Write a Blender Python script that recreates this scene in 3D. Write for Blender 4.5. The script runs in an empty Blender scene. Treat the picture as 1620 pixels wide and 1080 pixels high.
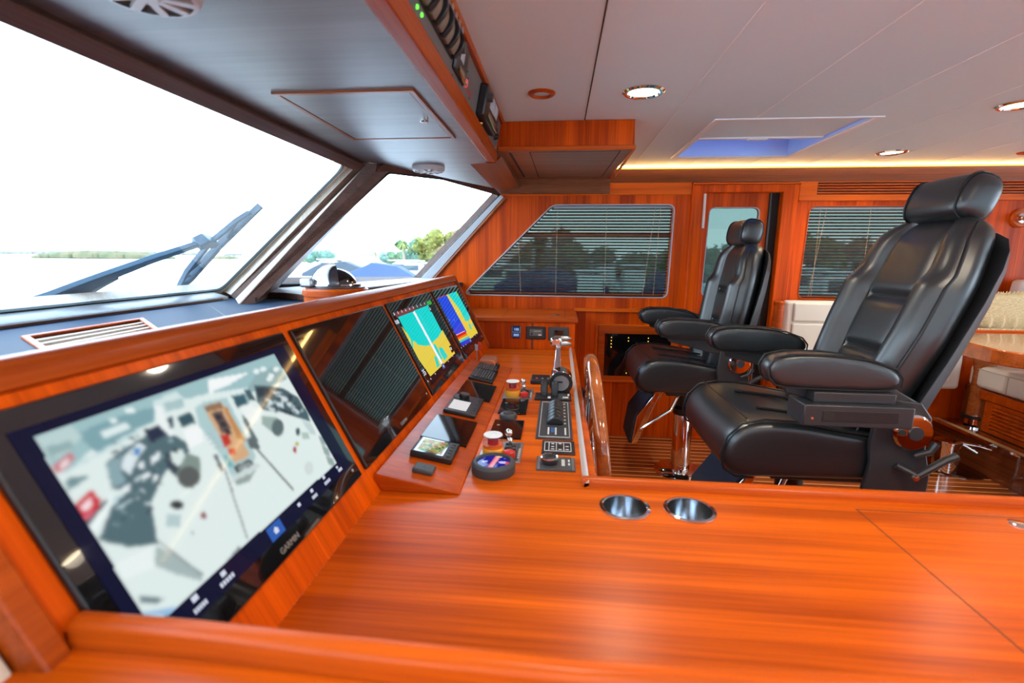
import bpy, bmesh, math, random
import numpy as np
from mathutils import Vector, Matrix, noise
random.seed(7)
SC = bpy.context.scene
COL = SC.collection
R = math.radians
PI = math.pi

# ------------------------------------------------------------------ camera
F_PX, PITCH, YAW, ROLL = 766.9, R(10.043), R(5.383), R(.395)     # for a 1620 x 1080 frame
EYE = Vector((0, 0, 1.414))
def cam_axes():
    cy, sy, cp, sp = math.cos(YAW), math.sin(YAW), math.cos(PITCH), math.sin(PITCH)
    f = Vector((-sy*cp, cy*cp, -sp)); r = Vector((cy, sy, 0)); u = r.cross(f)
    r2 = r*math.cos(ROLL) + u*math.sin(ROLL)
    return r2, r2.cross(f), f
RT, UP, FW = cam_axes()
cam = bpy.data.cameras.new('camera'); cam_o = bpy.data.objects.new('camera', cam); COL.objects.link(cam_o)
m = Matrix.Identity(4)
for i in range(3):
    m[i][0], m[i][1], m[i][2], m[i][3] = RT[i], UP[i], -FW[i], EYE[i]
cam_o.matrix_world = m
cam.sensor_width = 36; cam.lens = F_PX/1620*36; cam.clip_start = .02; cam.clip_end = 3000
cam.dof.use_dof = True; cam.dof.focus_distance = 2.6; cam.dof.aperture_fstop = 2.4
SC.camera = cam_o

# ------------------------------------------------------------------ world, sun, exposure
SC.view_settings.view_transform = 'Standard'; SC.view_settings.look = 'None'
SC.view_settings.exposure = -0.06; SC.view_settings.gamma = 1.0; SC.view_settings.use_curve_mapping = False
w = bpy.data.worlds.new('sky'); SC.world = w; w.use_nodes = True
nt = w.node_tree; nt.nodes.clear()
wo = nt.nodes.new('ShaderNodeOutputWorld'); bg = nt.nodes.new('ShaderNodeBackground')
tc = nt.nodes.new('ShaderNodeTexCoord'); sx = nt.nodes.new('ShaderNodeSeparateXYZ'); cr = nt.nodes.new('ShaderNodeValToRGB')
cr.color_ramp.elements[0].position = 0.0; cr.color_ramp.elements[0].color = (.78, .90, 1, 1)
cr.color_ramp.elements[1].position = .7; cr.color_ramp.elements[1].color = (.50, .74, 1, 1)
nt.links.new(tc.outputs['Generated'], sx.inputs[0]); nt.links.new(sx.outputs['Z'], cr.inputs[0])
nt.links.new(cr.outputs[0], bg.inputs[0]); nt.links.new(bg.outputs[0], wo.inputs[0])
bg.inputs[1].default_value = 9.0
sun = bpy.data.lights.new('sun', 'SUN'); sun.energy = 6.5; sun.angle = R(2); sun.color = (1, .93, .82)
sun_o = bpy.data.objects.new('sun', sun); COL.objects.link(sun_o); sun_o.rotation_euler = (R(38), R(30), 0)

# ------------------------------------------------------------------ helpers
def ray(px, py): return RT*((px-810)/F_PX) - UP*((py-540)/F_PX) + FW
def on_plane(px, py, p0, n):
    d = ray(px, py); p0 = Vector(p0); n = Vector(n)
    return EYE + d*((p0-EYE).dot(n)/d.dot(n))
def at_z(px, py, z): return on_plane(px, py, (0, 0, z), (0, 0, 1))
def at_y(px, py, y): return on_plane(px, py, (0, y, 0), (0, 1, 0))
def at_x(px, py, x): return on_plane(px, py, (x, 0, 0), (1, 0, 0))
def lin(c):
    return tuple((v/255/12.92 if v/255 <= .04045 else ((v/255+.055)/1.055)**2.4) for v in c[:3])

MATS = {}
def pr(name, color, rough=.5, metal=0, spec=.5, coat=0, emit=None, estr=1, alpha=1, trans=0, sheen=0):
    if name in MATS: return MATS[name]
    m = bpy.data.materials.new(name); m.use_nodes = True; b = m.node_tree.nodes['Principled BSDF']
    b.inputs['Base Color'].default_value = (*color, 1); b.inputs['Roughness'].default_value = rough
    b.inputs['Metallic'].default_value = metal; b.inputs['Specular IOR Level'].default_value = spec
    b.inputs['Coat Weight'].default_value = coat; b.inputs['Coat Roughness'].default_value = .06
    b.inputs['Transmission Weight'].default_value = trans
    if emit: b.inputs['Emission Color'].default_value = (*emit, 1); b.inputs['Emission Strength'].default_value = estr
    MATS[name] = m; return m
def nodes_of(m): return m.node_tree.nodes, m.node_tree.links
def bump_noise(m, scale, strength, dist=.002, detail=3):
    n, l = nodes_of(m); b = n['Principled BSDF']
    t = n.new('ShaderNodeTexCoord'); s = n.new('ShaderNodeTexNoise'); s.inputs['Scale'].default_value = scale; s.inputs['Detail'].default_value = detail
    bp = n.new('ShaderNodeBump'); bp.inputs['Strength'].default_value = strength; bp.inputs['Distance'].default_value = dist
    l.new(t.outputs['Object'], s.inputs['Vector']); l.new(s.outputs['Fac'], bp.inputs['Height']); l.new(bp.outputs[0], b.inputs['Normal'])
    return m
def colour_noise(m, c1, c2, scale, detail=4, stretch=(1, 1, 1)):
    n, l = nodes_of(m); b = n['Principled BSDF']
    t = n.new('ShaderNodeTexCoord'); mp = n.new('ShaderNodeMapping'); mp.inputs['Scale'].default_value = stretch
    s = n.new('ShaderNodeTexNoise'); s.inputs['Scale'].default_value = scale; s.inputs['Detail'].default_value = detail
    r = n.new('ShaderNodeValToRGB'); r.color_ramp.elements[0].color = (*c1, 1); r.color_ramp.elements[1].color = (*c2, 1)
    r.color_ramp.elements[0].position = .32; r.color_ramp.elements[1].position = .68
    l.new(t.outputs['Object'], mp.inputs[0]); l.new(mp.outputs[0], s.inputs['Vector']); l.new(s.outputs['Fac'], r.inputs[0]); l.new(r.outputs[0], b.inputs['Base Color'])
    return m
def wood(name, axis, dark=(.36, .042, .0015), light=(.76, .122, .004), rough=.31, leaf=None, leafw=.13, coat=.0, fine=1.0, spec=.25, also=None):
    """varnished veneer: grain along axis (0 x, 1 y, 2 z), flitches alternating along leaf axis"""
    if name in MATS: return MATS[name]
    m = pr(name, light, rough, coat=coat, spec=spec); n, l = nodes_of(m); b = n['Principled BSDF']
    t = n.new('ShaderNodeTexCoord'); oi = n.new('ShaderNodeObjectInfo')
    sc = n.new('ShaderNodeVectorMath'); sc.operation = 'SCALE'; sc.inputs[3].default_value = 3.7
    cmb = n.new('ShaderNodeCombineXYZ')
    for k in range(3): l.new(oi.outputs['Random'], cmb.inputs[k])
    l.new(cmb.outputs[0], sc.inputs[0])
    ad = n.new('ShaderNodeVectorMath'); ad.operation = 'ADD'; l.new(t.outputs['Object'], ad.inputs[0]); l.new(sc.outputs[0], ad.inputs[1])
    def streak(along, across, detail, dist):
        mp = n.new('ShaderNodeMapping'); v = [across]*3; v[axis] = along
        if also is not None: v[also] = along
        mp.inputs['Scale'].default_value = v
        s = n.new('ShaderNodeTexNoise'); s.inputs['Scale'].default_value = 1; s.inputs['Detail'].default_value = detail; s.inputs['Distortion'].default_value = dist
        l.new(ad.outputs[0], mp.inputs[0]); l.new(mp.outputs[0], s.inputs['Vector']); return s
    a = streak(.5, 16, 3, .3); f = streak(3.0*fine, 150*fine, 2, 0)
    mx = n.new('ShaderNodeMath'); mx.operation = 'MULTIPLY_ADD'; mx.inputs[1].default_value = .38; l.new(f.outputs['Fac'], mx.inputs[0])
    m2 = n.new('ShaderNodeMath'); m2.operation = 'MULTIPLY'; m2.inputs[1].default_value = .66; l.new(a.outputs['Fac'], m2.inputs[0]); l.new(m2.outputs[0], mx.inputs[2])
    val = mx
    if leaf is not None:
        sp = n.new('ShaderNodeSeparateXYZ'); l.new(t.outputs['Object'], sp.inputs[0])
        dv = n.new('ShaderNodeMath'); dv.operation = 'DIVIDE'; dv.inputs[1].default_value = leafw; l.new(sp.outputs[leaf], dv.inputs[0])
        fl = n.new('ShaderNodeMath'); fl.operation = 'FLOOR'; l.new(dv.outputs[0], fl.inputs[0])
        wn = n.new('ShaderNodeTexWhiteNoise'); wn.noise_dimensions = '1D'; l.new(fl.outputs[0], wn.inputs['W'])
        ma = n.new('ShaderNodeMath'); ma.operation = 'MULTIPLY_ADD'; ma.inputs[1].default_value = .16; l.new(wn.outputs['Value'], ma.inputs[0])
        sb = n.new('ShaderNodeMath'); sb.operation = 'SUBTRACT'; sb.inputs[1].default_value = .08; l.new(mx.outputs[0], sb.inputs[0]); l.new(sb.outputs[0], ma.inputs[2]); val = ma
    r = n.new('ShaderNodeValToRGB'); r.color_ramp.elements[0].position = .36; r.color_ramp.elements[1].position = .66
    r.color_ramp.elements[0].color = (*dark, 1); r.color_ramp.elements[1].color = (*light, 1)
    l.new(val.outputs[0], r.inputs[0]); l.new(r.outputs[0], b.inputs['Base Color'])
    return m

class MB:
    """collects shapes in world (or local) metres, then builds ONE mesh object"""
    def __init__(s): s.bm = bmesh.new(); s.mi = 0
    def _f(s, vs):
        try: f = s.bm.faces.new(vs); f.material_index = s.mi; return f
        except ValueError: return None
    def hexa(s, p):
        v = [s.bm.verts.new(q) for q in p]
        for i in ((3, 2, 1, 0), (4, 5, 6, 7), (0, 1, 5, 4), (1, 2, 6, 5), (2, 3, 7, 6), (3, 0, 4, 7)): s._f([v[k] for k in i])
        return s
    def bx(s, x0, x1, y0, y1, z0, z1):
        return s.hexa([(x0, y0, z0), (x1, y0, z0), (x1, y1, z0), (x0, y1, z0), (x0, y0, z1), (x1, y0, z1), (x1, y1, z1), (x0, y1, z1)])
    def obox(s, c, ax, ay, az, hx, hy, hz):
        c = Vector(c); X, Y, Z = Vector(ax)*hx, Vector(ay)*hy, Vector(az)*hz
        return s.hexa([c-X-Y-Z, c+X-Y-Z, c+X+Y-Z, c-X+Y-Z, c-X-Y+Z, c+X-Y+Z, c+X+Y+Z, c-X+Y+Z])
    def loft(s, rings, caps=True, closed=True):
        V = [[s.bm.verts.new(p) for p in r] for r in rings]; n = len(V[0])
        for a, b in zip(V, V[1:]):
            for i in range(n if closed else n-1):
                j = (i+1) % n; s._f([a[i], a[j], b[j], b[i]])
        if caps and closed:
            s._f(V[0][::-1]); s._f(V[-1])
        return s
    def prism(s, pts, vec):
        v = Vector(vec); return s.loft([[Vector(p) for p in pts], [Vector(p)+v for p in pts]])
    def tube(s, path, r, seg=10, closed=False, caps=True):
        P = [Vector(p) for p in path]; n = len(P); rings = []; prev = None
        for i in range(n):
            if closed: t = P[(i+1) % n]-P[i-1]
            else: t = P[min(i+1, n-1)]-P[max(i-1, 0)]
            t.normalize()
            a = prev if prev else (Vector((0, 0, 1)) if abs(t.z) < .9 else Vector((1, 0, 0)))
            a = (a - t*a.dot(t)).normalized(); prev = a; b = t.cross(a)
            rr = r[i] if isinstance(r, (list, tuple)) else r
            rings.append([P[i]+(a*math.cos(2*PI*k/seg)+b*math.sin(2*PI*k/seg))*rr for k in range(seg)])
        if closed: rings.append(rings[0]); return s.loft(rings, caps=False)
        return s.loft(rings, caps=caps)
    def cyl(s, p0, p1, r0, r1=None, seg=24): return s.tube([p0, p1], [r0, r0 if r1 is None else r1], seg)
    def lathe(s, prof, c=(0, 0, 0), axis=(0, 0, 1), seg=32, caps=True):
        c = Vector(c); t = Vector(axis).normalized(); a = Vector((1, 0, 0)) if abs(t.x) < .9 else Vector((0, 1, 0))
        a = (a-t*a.dot(t)).normalized(); b = t.cross(a)
        return s.loft([[c+t*h+(a*math.cos(2*PI*k/seg)+b*math.sin(2*PI*k/seg))*max(r, 1e-5) for k in range(seg)] for r, h in prof], caps=caps)
    def ball(s, c, r, u=16, v=10, half=False):
        c = Vector(c); r = r if isinstance(r, (tuple, list)) else (r, r, r)
        lo = 0 if half else -PI/2
        return s.loft([[c+Vector((r[0]*math.cos(f)*math.cos(2*PI*k/u), r[1]*math.cos(f)*math.sin(2*PI*k/u), r[2]*math.sin(f))) for k in range(u)] for f in [lo+(PI/2-lo)*i/v*.999+(0 if half else .0005) for i in range(v+1)]])
    def poly(s, pts): s._f([s.bm.verts.new(p) for p in pts]); return s
    def sheet(s, loops, to3, thick):
        """flat plate with holes: loops of 2D points, to3(u,v) -> point; thick = extrusion vector"""
        ed = []
        for lp in loops:
            vs = [s.bm.verts.new(to3(*p)) for p in lp]
            ed += [s.bm.edges.new((vs[i], vs[(i+1) % len(vs)])) for i in range(len(vs))]
        g = bmesh.ops.triangle_fill(s.bm, use_beauty=True, use_dissolve=False, edges=ed)
        fs = [e for e in g['geom'] if isinstance(e, bmesh.types.BMFace)]
        for f in fs: f.material_index = s.mi
        ex = bmesh.ops.extrude_face_region(s.bm, geom=fs)
        bmesh.ops.translate(s.bm, vec=Vector(thick), verts=[e for e in ex['geom'] if isinstance(e, bmesh.types.BMVert)])
        return s
    def build(s, name, mats, parent=None, bevel=0, smooth=35, sub=0, local=False, seg=2):
        bmesh.ops.recalc_face_normals(s.bm, faces=s.bm.faces[:])
        me = bpy.data.meshes.new(name); s.bm.to_mesh(me); s.bm.free()
        if parent is not None and not local: me.transform(WM[parent.name].inverted())
        for mt in (mats if isinstance(mats, (list, tuple)) else [mats]): me.materials.append(mt)
        if smooth:
            for p in me.polygons: p.use_smooth = True
            me.set_sharp_from_angle(angle=R(smooth))
        o = bpy.data.objects.new(name, me); COL.objects.link(o)
        if parent is not None: o.parent = parent; WM[o.name] = WM[parent.name]
        else: WM[o.name] = Matrix.Identity(4)
        if bevel:
            b = o.modifiers.new('bevel', 'BEVEL'); b.width = bevel; b.segments = seg; b.limit_method = 'ANGLE'; b.angle_limit = R(40); b.harden_normals = False
        if sub:
            u = o.modifiers.new('sub', 'SUBSURF'); u.levels = sub; u.render_levels = sub
        return o
WM = {}
def thing(name, label, cat, loc=(0, 0, 0), rz=0, group=None):
    o = bpy.data.objects.new(name, None); COL.objects.link(o); o.empty_display_size = .05
    o.location = loc; o.rotation_euler = (0, 0, rz); WM[o.name] = Matrix.Translation(loc) @ Matrix.Rotation(rz, 4, 'Z')
    o['label'] = label; o['category'] = cat
    if group: o['group'] = group
    return o
def tag(o, label, cat, group=None, kind=None):
    o['label'] = label; o['category'] = cat
    if group: o['group'] = group
    if kind: o['kind'] = kind
    return o
def struct(o, label=None):
    o['kind'] = 'structure'
    if label: o['label'] = label
    return o
def dup(root, loc, rz, label, group=None):
    r = root.copy(); COL.objects.link(r); r.location = loc; r.rotation_euler = (0, 0, rz); r['label'] = label
    if group: r['group'] = group
    WM[r.name] = Matrix.Translation(loc) @ Matrix.Rotation(rz, 4, 'Z')
    for ch in list(root.children):
        c = ch.copy(); COL.objects.link(c); c.parent = r
        for g in list(ch.children):
            d = g.copy(); COL.objects.link(d); d.parent = c
    return r
def roundpoly(pts, rad, n=6):
    out = []; N = len(pts)
    for i, p in enumerate(pts):
        r = rad[i] if isinstance(rad, (list, tuple)) else rad
        p = Vector(p); a = (Vector(pts[i-1])-p); b = (Vector(pts[(i+1) % N])-p)
        la, lb = a.length, b.length; a.normalize(); b.normalize(); th = a.angle(b)
        d = min(r/math.tan(th/2), la*.48, lb*.48)
        p0, p1 = p+a*d, p+b*d
        for k in range(n+1):
            t = k/n; out.append(tuple(p0*(1-t)**2+p*2*t*(1-t)+p1*t*t))
    return out
def lettering(txt, size, origin, xdir, ydir, mat, parent, name='lettering', depth=.0004, align='LEFT'):
    cu = bpy.data.curves.new(name, 'FONT'); cu.body = txt; cu.size = size; cu.extrude = depth; cu.align_x = align
    t = bpy.data.objects.new(name, cu); me = bpy.data.meshes.new_from_object(t); bpy.data.objects.remove(t)
    X, Y = Vector(xdir).normalized(), Vector(ydir).normalized(); Z = X.cross(Y); o3 = Vector(origin)+Z*depth
    M = Matrix.Identity(4)
    for i in range(3): M[i][0], M[i][1], M[i][2], M[i][3] = X[i], Y[i], Z[i], o3[i]
    me.transform(WM[parent.name].inverted() @ M); me.materials.clear(); me.materials.append(mat)
    o = bpy.data.objects.new(name, me); COL.objects.link(o); o.parent = parent; WM[o.name] = WM[parent.name]
    return o

# ------------------------------------------------------------------ materials
W_X = wood('teak_grain_x', 0, leaf=1, leafw=.21, dark=(.38, .052, .002), light=(.78, .132, .003), spec=.2)
W_Y = wood('teak_grain_y', 1)
W_Z = wood('teak_grain_z', 2, leaf=0, leafw=.11, spec=.14, light=(.78, .098, .001), dark=(.36, .034, .0008))
W_ZY = wood('teak_grain_up', 2, leaf=1, leafw=.085, also=0, spec=.12, light=(.78, .104, .0015), dark=(.40, .042, .001))
W_SOLID = wood('solid_teak', 0, dark=(.34, .044, .002), light=(.64, .100, .004))
W_RAIL = wood('teak_rail', 1, dark=(.24, .034, .003), light=(.46, .078, .006), rough=.26)
W_DARK = wood('dark_teak', 1, dark=(.075, .036, .026), light=(.155, .080, .060), rough=.35)
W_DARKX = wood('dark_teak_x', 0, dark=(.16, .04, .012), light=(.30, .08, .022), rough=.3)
W_GREY = wood('grey_veneer', 0, dark=(.135, .13, .13), light=(.205, .195, .195), rough=.36, coat=0, fine=.7, spec=.7)
W_PALE = wood('pale_daylit_wood', 2, dark=(.55, .46, .38), light=(.76, .66, .56), rough=.45, coat=.1)  # pale tone paints daylight on jamb and mullion; plain pale wood elsewhere
W_WHEEL = wood('varnished_wheel_teak', 1, dark=(.26, .06, .014), light=(.5, .14, .035), rough=.12, coat=1)
CEIL = bump_noise(pr('white_vinyl', (.75, .87, .90), .6), 400, .15, .0006)
SEAM = pr('ceiling_seam', (.86, .85, .84), .5)
GAP = pr('dark_gap', (.02, .012, .008), .8)
LEATHER = bump_noise(pr('black_leather', (.006, .009, .011), .36, spec=1.0), 900, .12, .0005)
for k_, v_ in (('Sheen Weight', .0), ('Sheen Roughness', .4)): LEATHER.node_tree.nodes['Principled BSDF'].inputs[k_].default_value = v_
LEATHER.node_tree.nodes['Principled BSDF'].inputs['Sheen Tint'].default_value = (.6, .85, 1, 1)
PIPING = pr('black_piping', (.008, .008, .009), .45)
NAVY = bump_noise(pr('navy_leather', (.011, .028, .062), .55, spec=.10), 700, .15, .0006)
CREAM = bump_noise(pr('cream_leather', (.80, .74, .64), .5), 500, .1, .0006)
CHROME = pr('polished_steel', (.82, .81, .80), .06, 1)
BRUSHED = pr('brushed_steel', (.74, .75, .77), .30, 1)
BRUSHED.node_tree.nodes['Principled BSDF'].inputs['Anisotropic'].default_value = .9
BRASS = pr('brass', (.8, .5, .2), .2, 1)
BLACK = pr('black_plastic', (.014, .014, .016), .38)
SATIN = pr('satin_black_metal', (.022, .023, .026), .42, spec=.6)
GLOSSBLACK = pr('black_glass', (.005, .005, .006), .03, spec=.9, coat=.8)
CREAMWALL = bump_noise(pr('cream_bounce_lining', (.78, .80, .80), .6), 300, .1)  # guessed lining, cream so that it bounces neutral light forward
PANELGLASS = pr('panel_glass', (.006, .006, .007), .05, spec=.28)
COMPCHROME = pr('compass_chrome', (.40, .43, .47), .12, 1)
DARKGREY = pr('dark_grey_plastic', (.055, .058, .062), .45)
GREYPANEL = pr('grey_panel', (.13, .125, .12), .5)
SILVER = pr('silver_plate', (.42, .43, .45), .3, .8)
WHITE = pr('white_plastic', (.8, .8, .79), .4)
RED = pr('red_plastic', (.62, .03, .02), .3)
YELLOW = pr('yellow_plastic', (.85, .36, .02), .35)
ORANGE = pr('orange_plastic', (.85, .16, .02), .3)
PRINT = pr('white_print', (.62, .62, .60), .5)
CARPET = bump_noise(pr('navy_carpet', (.018, .028, .05), .9), 600, .8, .003)
GOLDLIGHT = pr('led_yellow', (0, 0, 0), .5, emit=(1, .75, .1), estr=2)
RUBBER = pr('window_rubber', (.02, .028, .03), .5)
GREYTRIM = pr('grey_trim', (.40, .41, .43), .4)
def emis(name, c, s=1): return pr(name, (0, 0, 0), .08, emit=c, estr=s)
def glass(name, c, gl=.06):
    if name in MATS: return MATS[name]
    m = bpy.data.materials.new(name); m.use_nodes = True; n, l = nodes_of(m); n.clear()
    o = n.new('ShaderNodeOutputMaterial'); a = n.new('ShaderNodeBsdfTransparent'); g = n.new('ShaderNodeBsdfGlossy'); x = n.new('ShaderNodeMixShader')
    lw = n.new('ShaderNodeLayerWeight'); lw.inputs[0].default_value = .5
    pw = n.new('ShaderNodeMath'); pw.operation = 'POWER'; pw.inputs[1].default_value = 5
    fr = n.new('ShaderNodeMath'); fr.operation = 'MULTIPLY_ADD'; fr.inputs[1].default_value = .7; fr.inputs[2].default_value = .03
    l.new(lw.outputs['Facing'], pw.inputs[0]); l.new(pw.outputs[0], fr.inputs[0])
    a.inputs[0].default_value = (*c, 1); g.inputs['Roughness'].default_value = .01
    l.new(fr.outputs[0], x.inputs[0]); l.new(a.outputs[0], x.inputs[1]); l.new(g.outputs[0], x.inputs[2]); l.new(x.outputs[0], o.inputs[0])
    MATS[name] = m; return m
CLEAR = glass('clear_glass', (.97, .98, .98)); TINT = glass('tinted_glass', (.205, .255, .24)); BLUEGLASS = glass('blue_hatch_glass', (.12, .20, .37))

# ================================================================== THE SETTING
FARY = 3.77; CZ = 2.05; KZ = .794          # far wall, ceiling, counter heights
# teak and holly floor: stripes run fore and aft (x)
FLOORM = wood('teak_and_holly_floor', 0, dark=(.20, .046, .010), light=(.44, .115, .026), rough=.16, leaf=1, leafw=.062, coat=.4)
def add_stripes(m):
    n, l = nodes_of(m); b = n['Principled BSDF']; src = b.inputs['Base Color'].links[0].from_socket
    t = n.new('ShaderNodeTexCoord'); sp = n.new('ShaderNodeSeparateXYZ'); l.new(t.outputs['Object'], sp.inputs[0])
    d = n.new('ShaderNodeMath'); d.operation = 'DIVIDE'; d.inputs[1].default_value = .062; l.new(sp.outputs[1], d.inputs[0])
    f = n.new('ShaderNodeMath'); f.operation = 'FRACT'; l.new(d.outputs[0], f.inputs[0])
    c = n.new('ShaderNodeMath'); c.operation = 'LESS_THAN'; c.inputs[1].default_value = .17; l.new(f.outputs[0], c.inputs[0])
    x = n.new('ShaderNodeMix'); x.data_type = 'RGBA'; x.inputs[7].default_value = (.92, .46, .18, 1)
    l.new(c.outputs[0], x.inputs[0]); l.new(src, x.inputs[6]); l.new(x.outputs[2], b.inputs['Base Color'])
add_stripes(FLOORM)
struct(MB().bx(-1.9, 7, -2.3, 3.87, -.06, 0).build('floor', FLOORM))

struct(MB().bx(-1.7, 7, -2.25, .35, 0, .012).build('floor_bounce_carpet', bump_noise(pr('cream_bounce_carpet', (.70, .70, .68), .95), 500, .6)))  # unseen carpet, added to bounce neutral light up to the ceiling
# far side wall with the trapezoid window, the side door and the saloon window
WIN1 = roundpoly([(-.735, 1.113), (.818, 1.111), (.832, 1.785), (-.055, 1.785)], [.03, .05, .05, .10])
DOOR = [(1.043, .02), (1.565, .02), (1.579, 1.872), (1.043, 1.872)]
WIN2 = roundpoly([(1.764, 1.118), (2.62, 1.118), (2.62, 1.773), (1.782, 1.773)], .05)
wall_out = [(-1.75, 0), (7, 0), (7, 2.25), (-.22, 2.25), (-.445, 1.866), (-1.098, 1.203), (-1.75, 1.10)]
def far(y): return lambda x, z: Vector((x, y, z))
struct(MB().sheet([wall_out, WIN1, DOOR, WIN2], far(FARY), (0, .09, 0)).build('wall_far', W_Z))
# lower wall panels under the ledge (a second, plainer board) and its ledge
o = MB(); o.bx(.13, .95, 3.735, 3.77, .995, 1.02); struct(o.build('trim_1', W_X, bevel=.004))
o = MB(); o.bx(.30, .93, 3.752, 3.77, .885, .898).bx(.30, .93, 3.752, 3.77, .44, .455).bx(.295, .31, 3.752, 3.77, .44, .898); struct(o.build('trim_2', W_X, bevel=.003))
# crown moulding under the light strip, frieze line, band over the saloon window
o = MB(); o.prism([(0, FARY, 1.94), (0, FARY-.018, 1.945), (0, FARY-.022, 1.965), (0, FARY-.05, 2.02), (0, FARY-.05, 2.032), (0, FARY, 2.032)], (6.64, 0, 0))
ob = o.build('trim_3', W_DARKX, smooth=50); ob.location.x = .36; struct(ob)
o = MB(); o.bx(-.45, .95, FARY-.014, FARY, 1.858, 1.95); struct(o.build('trim_4', W_X, bevel=.004))
o = MB(); o.sheet([[(1.69, 1.812), (7, 1.812), (7, 1.955), (1.69, 1.955)], [(1.81, 1.855), (3.3, 1.855), (3.3, 1.945), (1.81, 1.945)]], far(FARY-.016), (0, .016, 0)); struct(o.build('trim_5', W_X, bevel=.003))
# grey edge strip of the front side window (runs up the raked wall end)
a0, a1 = Vector((-1.112, 3.762, 1.203)), Vector((-.445, 3.762, 1.868))
d = (a1-a0).normalized(); nrm = Vector((-d.z, 0, d.x))
o = MB(); o.hexa([a0-nrm*.0, a0-nrm*.07, a0-nrm*.07+Vector((0, .012, 0)), a0+Vector((0, .012, 0)), a1, a1-nrm*.03, a1-nrm*.03+Vector((0, .012, 0)), a1+Vector((0, .012, 0))])
struct(o.build('trim_6', GREYTRIM, bevel=.003))
a2 = [Vector((-.955, 3.755, 1.225)), Vector((-.425, 3.755, 1.835))]
o = MB(); o.tube([a0-nrm*.085+Vector((0, -.004, 0)), a1-nrm*.045+Vector((0, -.004, 0))], .011, 8); struct(o.build('trim_7', W_DARKX))

# near and aft walls, lower bow bulkhead: they close the room behind the camera; cream lining and window openings added to light it
struct(MB().sheet([[(-1.75, 0), (7, 0), (7, 2.25), (-.22, 2.25), (-.445, 1.866), (-1.098, 1.203), (-1.75, 1.10)], [(-.3, .75), (2.2, .75), (2.2, 1.95), (-.3, 1.95)], [(2.4, .75), (6.6, .75), (6.6, 1.95), (2.4, 1.95)]], far(-2.25), (0, -.09, 0)).build('wall_near', CREAMWALL))
NT = glass('near_side_tint', (.56, .57, .57))
for k_, (a_, b_) in enumerate(((-.3, 2.2), (2.4, 6.6))): struct(MB().bx(a_, b_, -2.30, -2.294, .75, 1.95).build('window_%d' % (5+k_), NT))  # unseen near-side panes, added to let daylight into the cabin
struct(MB().sheet([[(-2.3, 0), (3.86, 0), (3.86, 2.25), (-2.3, 2.25)], [(-1.6, .6), (3.0, .6), (3.0, 1.95), (-1.6, 1.95)]], lambda y, z: Vector((7, y, z)), (.08, 0, 0)).build('wall_aft', CREAMWALL))
struct(MB().bx(-1.83, -1.75, -2.3, 3.86, 0, 1.18).build('wall_front', W_ZY))

# ceiling with a hole for the hatch; unseen roof slab above it, added to block the sun
HATCH = [(.742, 2.513), (1.43, 2.513), (1.43, 3.383), (.742, 3.383)]
o = MB(); o.sheet([[(-.33, -2.25), (7, -2.25), (7, 3.77), (-.33, 3.77)], HATCH], lambda x, y: Vector((x, y, CZ)), (0, 0, .03)); struct(o.build('ceiling', CEIL, smooth=0))
o = MB(); o.sheet([[(-1.3, -2.4), (7.1, -2.4), (7.1, 3.95), (-1.3, 3.95)], HATCH], lambda x, y: Vector((x, y, 2.25)), (0, 0, .08)); struct(o.build('ceiling_sun_block', WHITE, smooth=0))
k = 2
for x in (.1065, .506, .897, 1.305, 1.70, 2.10, 2.5, 2.9, 3.3):
    y1 = 2.47 if x < .3 else (2.513 if .742 < x < 1.43 else 3.74)
    o = MB(); o.bx(x-.0022, x+.0022, -2.2, y1, CZ-.0015, CZ)
    if .742 < x < 1.43: o.bx(x-.0022, x+.0022, 3.39, 3.74, CZ-.0015, CZ)
    struct(o.build('trim_%d' % (k+6), GAP if x < .3 else SEAM)); k += 1

# sliding side door in its frame
o = MB(); o.sheet([[(.95, 0), (1.66, 0), (1.685, 1.925), (.95, 1.925)], [(1.043, .02), (1.565, .02), (1.579, 1.872), (1.043, 1.872)]], far(FARY-.03), (0, .03, 0))
frame = struct(o.build('door_1', W_Z, bevel=.005)); frame['label'] = 'varnished wooden sliding side door with a glazed upper panel'
o = MB(); o.bx(.95, 1.69, FARY-.04, FARY, 1.925, 1.938); o.build('head_trim', W_SOLID, frame, bevel=.003)
GL = roundpoly([(1.082, 1.125), (1.436, 1.125), (1.446, 1.767), (1.098, 1.767)], .04)
o = MB(); o.sheet([[(1.0, 0), (1.50, 0), (1.515, 1.90), (1.0, 1.90)], GL], far(3.80), (0, .035, 0)); o.build('door_leaf', W_Z, frame, bevel=.003)
o = MB(); o.sheet([roundpoly([(1.076, 1.119), (1.442, 1.119), (1.452, 1.773), (1.092, 1.773)], .045), GL], far(3.797), (0, .008, 0)); o.build('glass_frame', GREYTRIM, frame)
MB().sheet([GL], far(3.817), (0, .004, 0)).build('pane', TINT, frame)
MB().bx(1.515, 1.60, 3.80, 3.86, 0, 1.92).build('gap_shade', GAP, frame)  # dark box stands for the shade in the gap beside the leaf
MB().bx(1.505, 1.517, 3.775, 3.80, 0, 1.87).build('seal', RUBBER, frame)
MB().bx(1.030, 1.043, 3.72, 3.742, 1.62, 1.86).build('strike_plate', W_PALE, frame)
o = MB(); o.tube([Vector((1.20+.125*math.cos(t), 3.785, .94+.125*math.sin(t))) for t in [2*PI*i/28 for i in range(28)]], .009, 8, closed=True); o.build('ring_handle', W_SOLID, frame)

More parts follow.
